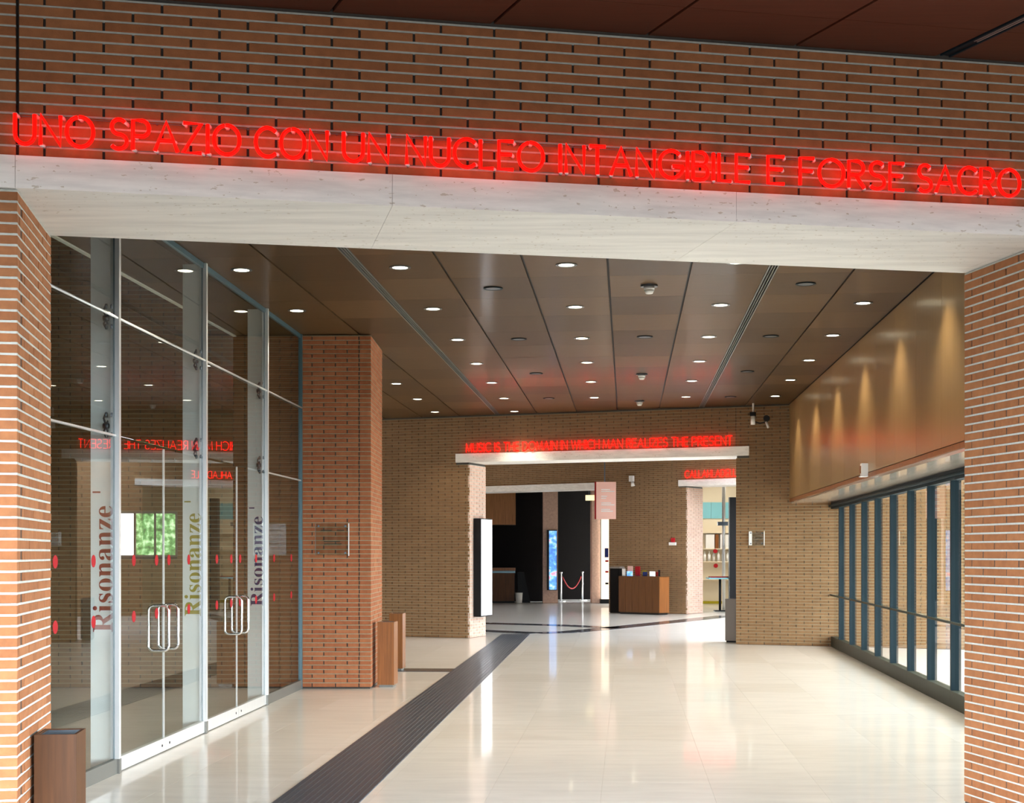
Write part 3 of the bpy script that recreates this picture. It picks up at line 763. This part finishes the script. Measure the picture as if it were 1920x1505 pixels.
# ------------------------------------------------------------------ neon lettering
def arc(cx, cz, rx, rz, t0, t1, n=14):
    return [(cx+rx*math.cos(math.radians(t0+(t1-t0)*i/n)), cz+rz*math.sin(math.radians(t0+(t1-t0)*i/n))) for i in range(n+1)]
def glyph(ch):
    O = lambda: [arc(0.5, 0.5, 0.5, 0.5, 100, 455, 26)]
    G = {
     'A': (0.86, [[(0,0),(0.43,1),(0.86,0)], [(0.16,0.36),(0.70,0.36)]]),
     'B': (0.62, [[(0,0),(0,1),(0.3,1)]+arc(0.33,0.76,0.25,0.24,90,-90,8)+[(0.3,0.52),(0.04,0.52)], [(0.3,0.52)]+arc(0.34,0.26,0.28,0.26,90,-90,8)+[(0,0)]]),
     'C': (0.84, [arc(0.5,0.5,0.5,0.5,48,312,20)]),
     'D': (0.78, [[(0,0),(0,1),(0.28,1)]+arc(0.28,0.5,0.5,0.5,90,-90,14)+[(0,0)]]),
     'E': (0.58, [[(0.58,1),(0,1),(0,0),(0.58,0)], [(0.03,0.53),(0.52,0.53)]]),
     'F': (0.56, [[(0.56,1),(0,1),(0,0)], [(0.03,0.53),(0.5,0.53)]]),
     'G': (0.94, [arc(0.5,0.5,0.5,0.5,48,350,20)+[(0.98,0.44),(0.55,0.44)]]),
     'H': (0.7, [[(0,0),(0,1)], [(0.7,0),(0.7,1)], [(0.02,0.52),(0.68,0.52)]]),
     'I': (0.04, [[(0.02,0),(0.02,1)]]),
     'L': (0.52, [[(0,1),(0,0),(0.52,0)]]),
     'M': (0.9, [[(0,0),(0.07,1),(0.45,0.1),(0.83,1),(0.9,0)]]),
     'N': (0.74, [[(0,0),(0,1),(0.74,0),(0.74,1)]]),
     'O': (1.0, O()),
     'P': (0.62, [[(0,0),(0,1),(0.32,1)]+arc(0.34,0.73,0.27,0.27,90,-90,9)+[(0.04,0.46)]]),
     'R': (0.64, [[(0,0),(0,1),(0.32,1)]+arc(0.34,0.74,0.26,0.26,90,-90,9)+[(0.04,0.48)], [(0.28,0.46),(0.64,0)]]),
     'S': (0.62, [arc(0.32,0.75,0.28,0.25,40,262,12)+arc(0.30,0.25,0.31,0.25,80,-145,13)]),
     'T': (0.66, [[(0,1),(0.66,1)], [(0.33,0.97),(0.33,0)]]),
     'U': (0.72, [[(0,1),(0,0.36)]+arc(0.36,0.36,0.36,0.36,180,360,12)+[(0.72,1)]]),
     'W': (1.1, [[(0,1),(0.28,0),(0.55,0.95),(0.82,0),(1.1,1)]]),
     'Z': (0.7, [[(0,1),(0.7,1),(0,0),(0.7,0)]]),
    }
    return G[ch]
def neon(name, words, frame, zb, h, r, label, standoff=0.055, group=None, gap=0.22, n=7, extras=True, m='neon'):
    root = empty(name, (frame[0][0], frame[0][1], frame[0][2]), frame[1])
    tag(root, label, 'neon sign', group)
    a_min, a_max = min(w[1] for w in words), max(w[2] for w in words)
    for (word, p, q) in words:
        wid = [glyph(c)[0] for c in word]; tot = sum(wid)*h + gap*h*(len(word)-1)
        k = (q-p)/tot; x = p
        for c, wd in zip(word, wid):
            mb = MB()
            for stt in glyph(c)[1]:
                mb.tube([(x+px_*h*k, -standoff, zb+pz_*h) for px_, pz_ in stt], r, n)
            lo = mb.build('letter', m, root, True)
            if extras:
                a0 = glyph(c)[1][0][0]; a1 = glyph(c)[1][-1][-1]
                for (ax_, az_) in (a0, a1):
                    el = MB(); el.tube([(x+ax_*h*k+0.001, -standoff+0.003, zb+az_*h), (x+ax_*h*k+0.012, -standoff*0.55, zb+az_*h*0.96+0.002), (x+ax_*h*k+0.014, -0.003, zb+az_*h*0.94+0.004)], r*0.9, 6)
                    el.build('electrode', 'neonglass', lo, True)
            x += (wd*h + gap*h)*k
    for zz in (zb+h*0.02, zb+h*0.98): MB().box(a_min-0.01, a_max+0.01, -standoff*0.45, -standoff*0.45+0.003, zz-0.0015, zz+0.0015).build('support_wire', 'plinth', root)
    if extras:
        for i in range(12):
            xx = a_min+(a_max-a_min)*(i+0.5)/12
            MB().cyl((xx, -standoff*0.45+0.002, zb+h*0.98), (0, 1, 0), 0.004, standoff*0.45-0.003, 8).build('standoff', 'plinth', root)
    return root
wds = [('UNO', 28, 180), ('SPAZIO', 206, 452), ('CON', 476, 615), ('UN', 640, 729), ('NUCLEO', 757, 1017), ('INTANGIBILE', 1042, 1402), ('E', 1430, 1466), ('FORSE', 1490, 1689), ('SACRO', 1710, 1905)]
neon('neon_sign', [(w, front_a(p+3), front_a(q-3)) for w, p, q in wds], (FL, TH_F), LTOP+0.048, 0.148, 0.0100,
     'large red neon sentence beginning UNO SPAZIO above the near lintel')
span0, span1 = far_a(876), far_a(1374)
txt = 'MUSIC IS THE DOMAIN IN WHICH MAN REALIZES THE PRESENT'.split(' ')
def fit_words(words, p, q, h, gap=0.22, space=0.62):
    nat = [sum(glyph(c)[0] for c in w)*h + gap*h*(len(w)-1) for w in words]
    tot = sum(nat)+space*h*(len(words)-1); k = (q-p)/tot; x = p; out = []
    for w, n_ in zip(words, nat): out.append((w, x, x+n_*k)); x += (n_+space*h)*k
    return out
neon('neon_sign', fit_words(txt, span0, span1, 0.165), (WO, TH_W), LZ1+0.025, 0.165, 0.0068, 'middle red neon line ending THE PRESENT above the far lintel', n=6, extras=False, m='neon_far')
neon('neon_sign', fit_words(['CALLAHLADELLE'], sec_a(1286), sec_a(1383)+0.1, 0.19), (VO, TH_2), L2Z+0.05, 0.19, 0.0075, 'short red neon word above the lit shop doorway', n=6, extras=False, m='neon_far')

# ------------------------------------------------------------------ downlights, speakers, sensors
def downlight(c, s, watts, lab, grp='round downlights in the corridor ceiling', z=CEIL):
    x, y = cs(c, s)
    d = empty('downlight', (x, y, z)); tag(d, lab, 'downlight', grp)
    link('trim_ring', DL_RING, d); link('lens', DL_LENS, d)
    l = bpy.data.lights.new('downlight_beam', 'SPOT'); l.energy = watts; l.color = (1.0, 0.88, 0.70)
    l.spot_size = math.radians(100); l.spot_blend = 0.8; l.shadow_soft_size = 0.06
    o = bpy.data.objects.new('downlight_beam', l); COL.objects.link(o); o.parent = d; o.location = (0, 0, -0.03)
DL_RING = MB().ring((0, 0, -0.006), (0, 0, 1), 0.072, 0.10, 0.012, 24).mesh('trim_ring', 'dark_metal')
DL_LENS = MB().cyl((0, 0, -0.003), (0, 0, 1), 0.073, 0.006, 24).mesh('lens', 'lamp')
rows = {-3.60: ('at the far left of the corridor ceiling', 'leftmost'), -2.10: ('right of the left slot diffuser', 'second'), -0.555: ('in the middle of the corridor ceiling', 'third'),
        1.0: ('left of the right slot diffuser', 'fourth'), 2.50: ('beside the wood panelled wall', 'rightmost')}
orde = ['nearest', 'second nearest', 'third nearest', 'fourth nearest', 'fifth nearest', 'sixth nearest', 'seventh nearest', 'eighth nearest']
for c, (where, nm) in rows.items():
    q = 0
    for k in range(-1, 7):
        s = 13.35+2.29*k; x, y = cs(c, s)
        if (x-WX)*math.sin(-TH_W)+(y-WY)*math.cos(TH_W) > -0.35: continue
        if c == -3.60 and PY-0.4 < y < PY+1.6: continue
        if c == 2.50 and s > 25.5: continue
        downlight(c, s, 70, '%s lit downlight %s' % (orde[q], where)); q += 1
sp_disc = MB().cyl((0, 0, -0.008), (0, 0, 1), 0.075, 0.008, 20).mesh('grille', 'dark_metal')
sp_ring = MB().ring((0, 0, -0.010), (0, 0, 1), 0.075, 0.098, 0.010, 20).mesh('rim', 'frame')
for c, ss, where in ((-1.335, [14.47+3.46*k for k in range(4)], 'left of the ceiling middle'), (1.755, [14.47+3.46*k for k in range(4)], 'right of the right slot diffuser'), (0.22, [17.86], 'in the centre ceiling strip')):
    for q, s in enumerate(ss):
        x, y = cs(c, s); o = empty('ceiling_speaker', (x, y, CEIL))
        tag(o, '%sdark round ceiling speaker %s' % ((orde[q]+' ') if len(ss) > 1 else '', where), 'speaker', 'dark round ceiling speakers')
        link('grille', sp_disc, o); link('rim', sp_ring, o)
sn_base = MB().cyl((0, 0, -0.018), (0, 0, 1), 0.085, 0.018, 20).mesh('base', 'dark_metal')
sn = MB()
for z0, r0, z1, r1 in ((-0.02, 0.055, -0.05, 0.052), (-0.05, 0.052, -0.085, 0.035)): sn.cyl((0, 0, z0), (0, 0, -1), r0, z0-z1, 16, r1)
sn_head = sn.mesh('head', 'white', True)
for q, s in enumerate((14.43, 21.58, 25.4)):
    x, y = cs(0.22, s); o = empty('smoke_detector', (x, y, CEIL)); tag(o, '%s white smoke detector under the corridor ceiling' % ['nearest', 'middle', 'farthest'][q], 'smoke detector', 'smoke detectors')
    link('base', sn_base, o); link('head', sn_head, o)
# unseen downlights added to brighten the foyer beyond the far wall
for q, (x, y) in enumerate(((0.5, 33.0), (3.5, 32.5), (5.5, 34.5), (1.5, 37.0), (3.2, 38.0))):
    l = bpy.data.lights.new('foyer_fill_beam', 'SPOT'); l.energy = 45; l.color = (1.0, 0.86, 0.66); l.spot_size = math.radians(95); l.spot_blend = 0.7; l.shadow_soft_size = 0.06
    d = empty('downlight', (x, y, CEIL)); tag(d, '%s added unseen downlight in the foyer ceiling beyond the far lintel' % ['leftmost near', 'middle near', 'right', 'deepest left', 'deepest right'][q], 'downlight', 'added foyer downlights beyond the far wall')
    link('trim_ring', DL_RING, d); link('lens', DL_LENS, d)
    o = bpy.data.objects.new('foyer_fill_beam', l); COL.objects.link(o); o.parent = d; o.location = (0, 0, -0.03)

# ------------------------------------------------------------------ litter bins
def bin_(name, loc, rz, w, d, h, m, label, plinth='plinth'):
    b = empty(name, loc, rz); tag(b, label, 'bin', 'box litter bins'); t = 0.014
    mb = MB().box(0, w, 0, t, 0.03, h).box(0, w, d-t, d, 0.03, h).box(0, t, t, d-t, 0.03, h).box(w-t, w, t, d-t, 0.03, h)
    mb.build('body', m, b)
    ln = MB().box(t, w-t, t, t+0.01, h-0.16, h-0.006).box(t, w-t, d-t-0.01, d-t, h-0.16, h-0.006).box(t, t+0.01, t+0.01, d-t-0.01, h-0.16, h-0.006).box(w-t-0.01, w-t, t+0.01, d-t-0.01, h-0.16, h-0.006)
    ln.build('liner', 'dark_metal', b)
    MB().box(t, w-t, t, d-t, h-0.30, h-0.29).build('liner_bottom', 'black', b)
    MB().box(0.02, w-0.02, 0.02, d-0.02, 0, 0.03).build('foot', plinth, b)
    return b
bx, by = fpt(0.034, 0.37)
bin_('litter_bin', (bx, by, 0), TH_F*0.55, 0.215, 0.27, 0.70, 'binwood', 'brown wooden box bin against the left brick jamb')
bin_('litter_bin', (-1.652, 17.80, 0), RZC, 0.205, 0.30, 0.80, 'orangewood', 'reddish wooden box bin standing beside the brick pillar')
bin_('litter_bin', (-1.72, 20.3, 0), RZC, 0.19, 0.28, 0.80, 'orangewood', 'orange wooden box bin just behind the pillar bin')
bx = far_a(1357); fx, fy = WX+bx*math.cos(TH_W), WY+bx*math.sin(TH_W)
bin_('litter_bin', (3.93, 26.75, 0), TH_W, 0.24, 0.26, 0.80, 'grey', 'dark grey box bin at the right end of the far opening', 'black')

# ------------------------------------------------------------------ plaques and wall devices
def plaque(loc, rz, w, h, label, lines):
    p = empty('glass_plaque', loc, rz); tag(p, label, 'plaque', 'clear glass plaques on brick')
    MB().box(0, w, -0.04, -0.032, 0, h).build('plate', 'glass_grey', p)
    MB().box(w, w+0.012, -0.04, -0.030, -0.004, h+0.004).build('edge', 'white', p)
    MB().box(-0.005, 0, -0.04, -0.032, 0, h).build('edge', 'plinth', p)
    for x in (0.035, w-0.035):
        for z in (0.03, h-0.03): MB().cyl((x, 0.004, z), (0, -1, 0), 0.012, 0.052, 12).build('standoff', 'dark_metal', p)
    for (x0, x1, z) in lines: MB().box(x0*w, x1*w, -0.0415, -0.0405, z*h, z*h+0.010).build('printed_line', 'plinth_dark', p)
    return p
plaque((PX0+0.165, PY-0.001, z3(1041, 17.6)), 0, 0.395, 0.385, 'clear glass plaque on standoffs mounted on the brick pillar', [(0.15, 0.5, 0.78), (0.65, 0.88, 0.78), (0.25, 0.75, 0.42), (0.25, 0.8, 0.35)])
ap = far_a(1405); pxx, pyy = WX+ap*math.cos(TH_W), WY+ap*math.sin(TH_W)
plaque((pxx, pyy, z3(1022, 26.0)), TH_W, 0.27, 0.25, 'small glass plaque on the bright brick wall right of the far opening', [(0.4, 0.8, 0.7), (0.4, 0.85, 0.5), (0.4, 0.7, 0.3)])
q_ = MB().box(0, 0.055, -0.041, -0.031, 0, 0.25).build('white_strip', 'white', [o for o in COL.objects if o.name.startswith('glass_plaque')][-1])
sx, sy = cs(CR, 17.75)
sd = empty('alarm_sounder', (sx, sy, 2.575), RZC); tag(sd, 'white alarm box on the lower edge of the wood panelling', 'alarm')
MB().box(-0.075, 0.0, -0.06, 0.06, 0.0, 0.15).build('body', 'white', sd); MB().box(-0.085, -0.075, 0.0, 0.055, 0.03, 0.12).build('lens', 'orangewood', sd); MB().box(-0.09, 0.0, -0.07, 0.07, -0.012, 0.0).build('base', 'white', sd)
# twin surveillance cameras at the far ceiling edge
ac = far_a(1418); cx_, cy_ = WX+ac*math.cos(TH_W)-0.1, WY+ac*math.sin(TH_W)-0.28
sc1 = empty('security_camera', (cx_, cy_, 3.92), TH_W); tag(sc1, 'pair of bullet cameras on a drop pole near the far ceiling corner', 'camera')
MB().cyl((0, 0, 0.16), (0, 0, 1), 0.018, CEIL-3.92-0.16, 10).build('drop_pole', 'white', sc1)
MB().cyl((0, -0.03, 0.0), (0, 0, 1), 0.04, 0.15, 14).build('camera_body', 'white', sc1, True)
MB().box(-0.045, 0.045, -0.08, 0.02, 0.15, 0.22).build('housing', 'black', sc1)
MB().tube([(0.0, 0, 0.06), (0.12, 0.0, 0.02), (0.26, 0, 0.05)], 0.012, 8).build('cable_arm', 'black', sc1, True)
MB().cyl((0.25, -0.03, 0.10), (0, -1, 0), 0.055, 0.06, 14).build('camera_head', 'black', sc1)
MB().cyl((0.24, -0.05, 0.04), (0.4, -0.3, -1), 0.022, 0.12, 12).build('camera_body', 'white', sc1, True)
def on_sec(u, b=0.0):
    a = sec_a(u); return (VX+a*math.cos(TH_2)-b*math.sin(TH_2), VY+a*math.sin(TH_2)+b*math.cos(TH_2))
x, y = on_sec(1187, -0.03)
em = empty('emergency_lamp', (x, y, z3(911, y)), TH_2); tag(em, 'small white twin lamp high on the olive brick wall', 'lamp')
MB().box(-0.06, 0.06, -0.10, 0, 0.12, 0.28).build('housing', 'white', em); MB().cyl((0.05, -0.06, 0.0), (0, -0.3, 1), 0.06, 0.12, 12, 0.04).build('head', 'white', em, True)
x, y = on_sec(1262)
tp = empty('call_point', (x, y, z3(1022, y)), TH_2); tag(tp, 'small white box with red button on the olive brick wall', 'alarm')
MB().box(-0.10, 0.10, -0.06, 0, 0, 0.08).build('base', 'white', tp); MB().box(-0.03, 0.06, -0.07, 0, 0.08, 0.20).build('button', 'reddot', tp)

# ------------------------------------------------------------------ posters and signs
M['poster_w'] = mat('white_poster_print', (0.85, 0.86, 0.88), 0.4, emit=(0.85, 0.88, 1.0), estr=0.75)
mm = M['poster_w']
L(mm, ramp(mm, noise(mm, 5, 3, 0.5, (1, 1, 0.8)), [(0.40, (0.45, 0.47, 0.60)), (0.52, (0.82, 0.84, 0.92)), (0.6, (0.95, 0.95, 1.0))]), bsdf(mm).inputs['Emission Color'])
nr = (-math.sin(TH_W), math.cos(TH_W))
ax, ay = WX+aL*math.cos(TH_W), WY+aL*math.sin(TH_W)
lb = empty('light_box_poster', (ax, ay, 0), TH_W); tag(lb, 'tall white light box poster on the brick reveal coloured as daylit in the far opening', 'poster')
zb, zt = z3(1155, 28.4), z3(972, 28.4)
MB().box(0.004, 0.16, 0.20, TW-0.06, zb, zt).build('frame', 'black', lb)
MB().box(0.16, 0.166, 0.215, TW-0.07, zb+0.02, zt-0.02).build('print', 'poster_w', lb)
M['poster_b'] = mat('blue_poster_print', (0.1, 0.3, 0.7), 0.4, emit=(0.1, 0.3, 0.8), estr=0.9)
mm = M['poster_b']
L(mm, ramp(mm, noise(mm, 6, 3, 0.5), [(0.38, (0.05, 0.14, 0.45)), (0.5, (0.12, 0.38, 0.85)), (0.58, (0.45, 0.65, 0.9)), (0.66, (0.85, 0.25, 0.25))]), bsdf(mm).inputs['Emission Color'])
pb = empty('light_box_poster', (x3(1029, Y3-0.1), Y3, 0), 0); tag(pb, 'tall blue light box poster on the pink pier in the dark room', 'poster')
zb, zt = z3(1105), z3(995)
MB().box(-0.06, 0.27, -0.10, -0.002, zb-0.02, zt+0.03).build('frame', 'black', pb); MB().box(0.01, 0.255, -0.106, -0.10, zb, zt).build('print', 'poster_b', pb)
YS = 39.6
hs_ = empty('hanging_sign', (x3(1118, YS), YS, z3(973, YS)), 0); tag(hs_, 'pink hanging direction sign with white lines of text beside the dark doorway', 'sign')
sw_, sh_ = x3(1155, YS)-x3(1118, YS), z3(903, YS)-z3(973, YS)
MB().box(0, sw_, 0, 0.05, 0, sh_).build('board', 'pinksign', hs_); MB().box(-0.045, -0.001, 0, 0.05, 0, sh_).build('side', 'txt_red', hs_)
MB().box(sw_*0.4, sw_*0.4+0.03, 0.01, 0.04, sh_, CEIL+0.01-z3(973, YS)).build('hanger', 'dark_metal', hs_)
for (a, b, z) in ((0.25, 0.7, 0.78), (0.25, 0.92, 0.73), (0.25, 0.55, 0.60), (0.25, 0.5, 0.55), (0.25, 0.75, 0.42), (0.25, 0.92, 0.37), (0.25, 0.7, 0.25), (0.25, 0.85, 0.20)):
    MB().box(a*sw_, b*sw_, -0.002, 0, z*sh_, z*sh_+0.025).build('text_line', 'white', hs_)
YT = 46.0
ts = empty('exit_sign', (x3(1098, YT), YT, z3(938, YT)), 0); tag(ts, 'small cream lit sign at the top of the dark doorway', 'sign')
M['cream_lit'] = mat('cream_lit_sign', (0.9, 0.8, 0.5), 0.5, emit=(1.0, 0.78, 0.42), estr=0.8)
MB().box(0, 0.28, 0, 0.05, 0, 0.17).build('face', 'cream_lit', ts); MB().box(0.1, 0.12, 0.01, 0.04, 0.17, 4.3-z3(938, YT)).build('hanger', 'dark_metal', ts)

# ------------------------------------------------------------------ desk with leaflets, pedestal
A = (x3(1160, 39.35), 39.35); B = (x3(1236, 38.45), 38.45)
ra = math.atan2(B[1]-A[1], B[0]-A[0]); dl = math.hypot(B[0]-A[0], B[1]-A[1]); dd = 0.45; dh = 1.02
dk = empty('information_desk', (A[0], A[1], 0), ra); tag(dk, 'brown wooden information desk with leaflets in front of the olive wall', 'desk')
nb = 6
for k in range(nb): MB().box(dl*k/nb+0.002, dl*(k+1)/nb-0.002, 0, 0.02, 0.05, dh-0.10).build('front_board', 'deskwood', dk)
MB().box(0, dl, 0, 0.02, dh-0.098, dh-0.022).build('apron', 'deskwood', dk)
MB().box(dl-0.02, dl, 0.021, dd, 0.05, dh-0.022).build('side_panel', 'orangewood', dk)
MB().box(0, 0.02, 0.021, dd, 0.05, dh-0.022).build('side_panel', 'deskwood', dk)
MB().box(0.02, dl-0.02, dd-0.02, dd, 0.05, dh-0.022).build('back_panel', 'deskwood', dk)
MB().box(0, dl, 0, dd, dh-0.02, dh).build('desk_top', 'deskwood', dk)
MB().box(0.03, dl-0.03, 0.03, dd-0.03, 0, 0.05).build('plinth', 'black', dk)
lf = [(0.04, 0.10, 0.20, 'white', 'white'), (0.15, 0.17, 0.27, 'pinksign', 'pink'), (0.33, 0.16, 0.26, 'reddot', 'red'), (0.20, 0.18, 0.13, 'poster_b', 'blue'), (0.42, 0.06, 0.11, 'reddot', 'small red'),
      (0.56, 0.14, 0.15, 'txt_yel', 'lime yellow'), (0.73, 0.14, 0.12, 'txt_blu', 'dark blue'), (0.89, 0.17, 0.13, 'poster_w', 'glossy white'), (1.10, 0.05, 0.17, 'black', 'black'), (1.17, 0.06, 0.12, 'txt_red', 'dark red')]
for k, (p, w, h, m, nm) in enumerate(lf):
    yy = 0.10+0.10*(k % 3)
    o = empty('leaflet_stack', (A[0]+p*math.cos(ra)-yy*math.sin(ra), A[1]+p*math.sin(ra)+yy*math.cos(ra), dh), ra)
    tag(o, '%s leaflet standing on the wooden desk' % nm, 'leaflet', 'leaflets on the information desk')
    MB().box(0, w, 0.0, 0.02, 0, h).build('leaflets', m, o); MB().box(-0.006, w+0.006, -0.014, -0.001, 0, 0.03).build('holder', 'glass_grey', o)
pdx, pdy = x3(1144, 39.95), 39.95
pdl = empty('pedestal', (pdx, pdy, 0), TH_2); tag(pdl, 'dark grey upright pedestal left of the wooden desk', 'pedestal')
MB().box(0, 0.30, 0, 0.25, 0, 1.22).build('body', 'dark_room', pdl); MB().box(-0.01, 0.31, -0.01, 0.26, 1.22, 1.27).build('top', 'grey', pdl)
# stanchions with rope
def stanchion(u, v, lab):
    Y = EYE*FPX/(v-HY); x = x3(u, Y); s = empty('stanchion', (x, Y, 0)); tag(s, lab, 'stanchion', 'rope barrier posts')
    MB().cyl((0, 0, 0), (0, 0, 1), 0.16, 0.015, 20).build('base', 'steel', s); MB().cyl((0, 0, 0.015), (0, 0, 1), 0.03, 0.93, 12).build('post', 'steel', s, True)
    MB().cyl((0, 0, 0.945), (0, 0, 1), 0.045, 0.05, 12).build('cap', 'steel', s, True)
    return (x, Y)
s1 = stanchion(1052, 1127, 'left steel barrier post before the dark doorway'); s2 = stanchion(1092, 1125, 'right steel barrier post before the dark doorway')
rp = [(s1[0]+(s2[0]-s1[0])*t, s1[1]+(s2[1]-s1[1])*t-0.05, 0.97-0.55*(1-(2*t-1)**2)) for t in [0.07+0.86*i/14 for i in range(15)]]
tag(MB().tube(rp, 0.022, 8).build('barrier_rope', 'txt_red', None, True), 'dark red rope hanging between two steel barrier posts', 'rope')

# ------------------------------------------------------------------ lit shop behind the doorway
M['shop_wall'] = mat('cream_shop_wall', (0.75, 0.66, 0.50), 0.7)
YB = 47.0
def sh(u, v, Y=YB): return x3(u, Y), z3(v, Y)
tag(MB().box(5.2, 11.0, YB+0.4, YB+0.6, 0, 4.3).build('wall_shop', 'shop_wall'), 'cream back wall of the lit shop', 'wall', kind='structure')
tag(MB().prism([(10.6, 35.4), (10.9, 35.4), (10.9, 48), (10.6, 48)], 0, 4.3).build('shade_wall_shop', 'shop_wall'), 'unseen cream side wall added to cut daylight into the lit shop', 'wall', kind='structure')  # added out of view to block sky light from the shop
tag(MB().box(4.6, 11.0, 38.0, 48.0, 4.31, 4.5).build('ceiling_shop', 'plaster'), 'pale ceiling of the lit shop beyond the doorway', 'ceiling', kind='structure')
su = empty('shop_shelving', (sh(1318, 0)[0]-0.35, YB, 0)); tag(su, 'cream shop shelving unit with teal header panel', 'shelving')
SWD = 2.6
MB().box(0, SWD, 0.30, 0.33, 0, 3.9).build('back_panel', 'shop_wall', su)
M['teal_panel'] = mat('teal_header', (0.20, 0.52, 0.60), 0.5)
for k in range(4): MB().box(SWD*k/4+0.004, SWD*(k+1)/4-0.004, 0.26, 0.295, z3(972), z3(942)).build('header_panel', 'teal_panel', su)
for z in (z3(998), z3(1028), z3(1052), z3(1085)): MB().box(0, SWD, 0.0, 0.295, z-0.03, z).build('shelf', 'shop_wall', su)
for x_ in (0.0, SWD/2, SWD-0.03): MB().box(x_, x_+0.03, -0.002, 0.298, 0, z3(998)-0.03).build('upright', 'shop_wall', su)
MB().box(0, SWD, -0.01, 0.295, 0, 0.08).build('kick_plate', 'txt_yel', su)
for k, (px_, w, hgt, m) in enumerate(((0.45, 0.28, 0.5, 'white'), (0.76, 0.10, 0.5, 'orangewood'), (0.92, 0.28, 0.5, 'white'))):
    xx, zz = su.location.x+px_, z3(1028)+0.0
    bxo = MB().box(0, w, 0.05, 0.25, 0, hgt-0.04).build('shop_box', m, None, loc=(xx, YB, zz))
    tag(bxo, ['white box on the upper shop shelf, left', 'brown box between two white boxes on the shop shelf', 'white box on the upper shop shelf, right'][k], 'box', 'boxes on the shop shelf')
bot = MB().cyl((0, 0, 0), (0, 0, 1), 0.045, 0.22, 12).cyl((0, 0, 0.22), (0, 0, 1), 0.045, 0.05, 12, 0.016).cyl((0, 0, 0.27), (0, 0, 1), 0.016, 0.06, 10).mesh('bottle', 'white', True)
for k in range(7):
    o = link('bottle', bot, None, (su.location.x+0.42+0.15*k, YB+0.12, z3(1052)))
    tag(o, '%s white bottle from the left on the middle shop shelf' % ['first', 'second', 'third', 'fourth', 'fifth', 'sixth', 'seventh'][k], 'bottle', 'white bottles on the shop shelf')
for k, (u, v) in enumerate(((1337, 1033), (1338, 1060))):
    o = MB().cyl((0, 0, 0), (0, -1, 0), 0.07, 0.03, 16).build('red_badge', 'reddot', None, loc=(x3(u), YB-0.003, z3(v)))
    tag(o, ['upper round red badge on the shop shelves', 'lower round red badge on the shop shelves'][k], 'badge', 'round red shop badges')
pst = empty('steel_column', (x3(1357, 42.5), 42.5, 0)); tag(pst, 'slim grey steel column inside the lit shop', 'column')
MB().cyl((0, 0, 0), (0, 0, 1), 0.05, 4.3, 14).build('shaft', 'steel', pst, True); MB().box(-0.18, 0.12, -0.05, 0.05, z3(985, 42.5), z3(978, 42.5)).build('bracket', 'dark_metal', pst)
tb = empty('high_table', (x3(1350, 41.0), 41.0, 0)); tag(tb, 'tall table with teal glass top on a black stem in the shop doorway', 'table')
MB().box(-0.16, 0.16, -0.16, 0.16, 0, 0.03).build('base', 'black', tb); MB().cyl((0, 0, 0.03), (0, 0, 1), 0.035, 0.88, 12).build('stem', 'black', tb, True)
MB().box(-0.36, 0.36, -0.30, 0.30, 0.91, 0.95).build('table_top', 'teal_panel', tb)
o = MB().box(-0.3, 0.3, -0.2, 0.2, 0.0, 0.03).build('magazine', 'reddot', None, loc=(tb.location.x+0.0, 41.0, 0.951)); tag(o, 'red magazine lying on the tall teal table', 'magazine')
df = MB().box(x3(1368, 40.5), x3(1384, 40.5), 40.5, 40.7, 0, 3.2).build('trim_9', 'black'); tag(df, 'black door frame at the right of the lit shop', 'door frame', kind='structure')
sl = empty('shop_lamp', (6.6, 44.5, 4.30)); tag(sl, 'ceiling light panel inside the lit shop', 'lamp')
M['shop_lens'] = mat('shop_light_lens', (0.9, 0.9, 0.85), 0.5, emit=(1.0, 0.93, 0.8), estr=1.0)
MB().box(-1.2, 1.2, -1.2, 1.2, -0.03, 0.0).build('lens', 'shop_lens', sl)
l = bpy.data.lights.new('shop_glow', 'AREA'); l.energy = 80; l.size = 2.3; l.color = (1.0, 0.92, 0.78)
o = bpy.data.objects.new('shop_glow', l); COL.objects.link(o); o.parent = sl; o.location = (0, 0, -0.05)

# daylight openings (sampling portals only, they add no light of their own)
portal((rgx(18)+0.5, 18, 1.4), (0, math.radians(90), math.radians(5)), 2.6, 17)
for a_, b_, rz_, w_ in (((RA0+RA1)/2, RB-0.35, 0, RA1-RA0), (RA0-0.35, (RB+1)/2, -90, 1-RB), (RA1+0.35, (RB+1)/2, 90, 1-RB)):
    px_, py_ = fpt(a_, b_); portal((px_, py_, 1.65), (math.radians(90), 0, TH_F+math.radians(rz_)), w_, 3.3)
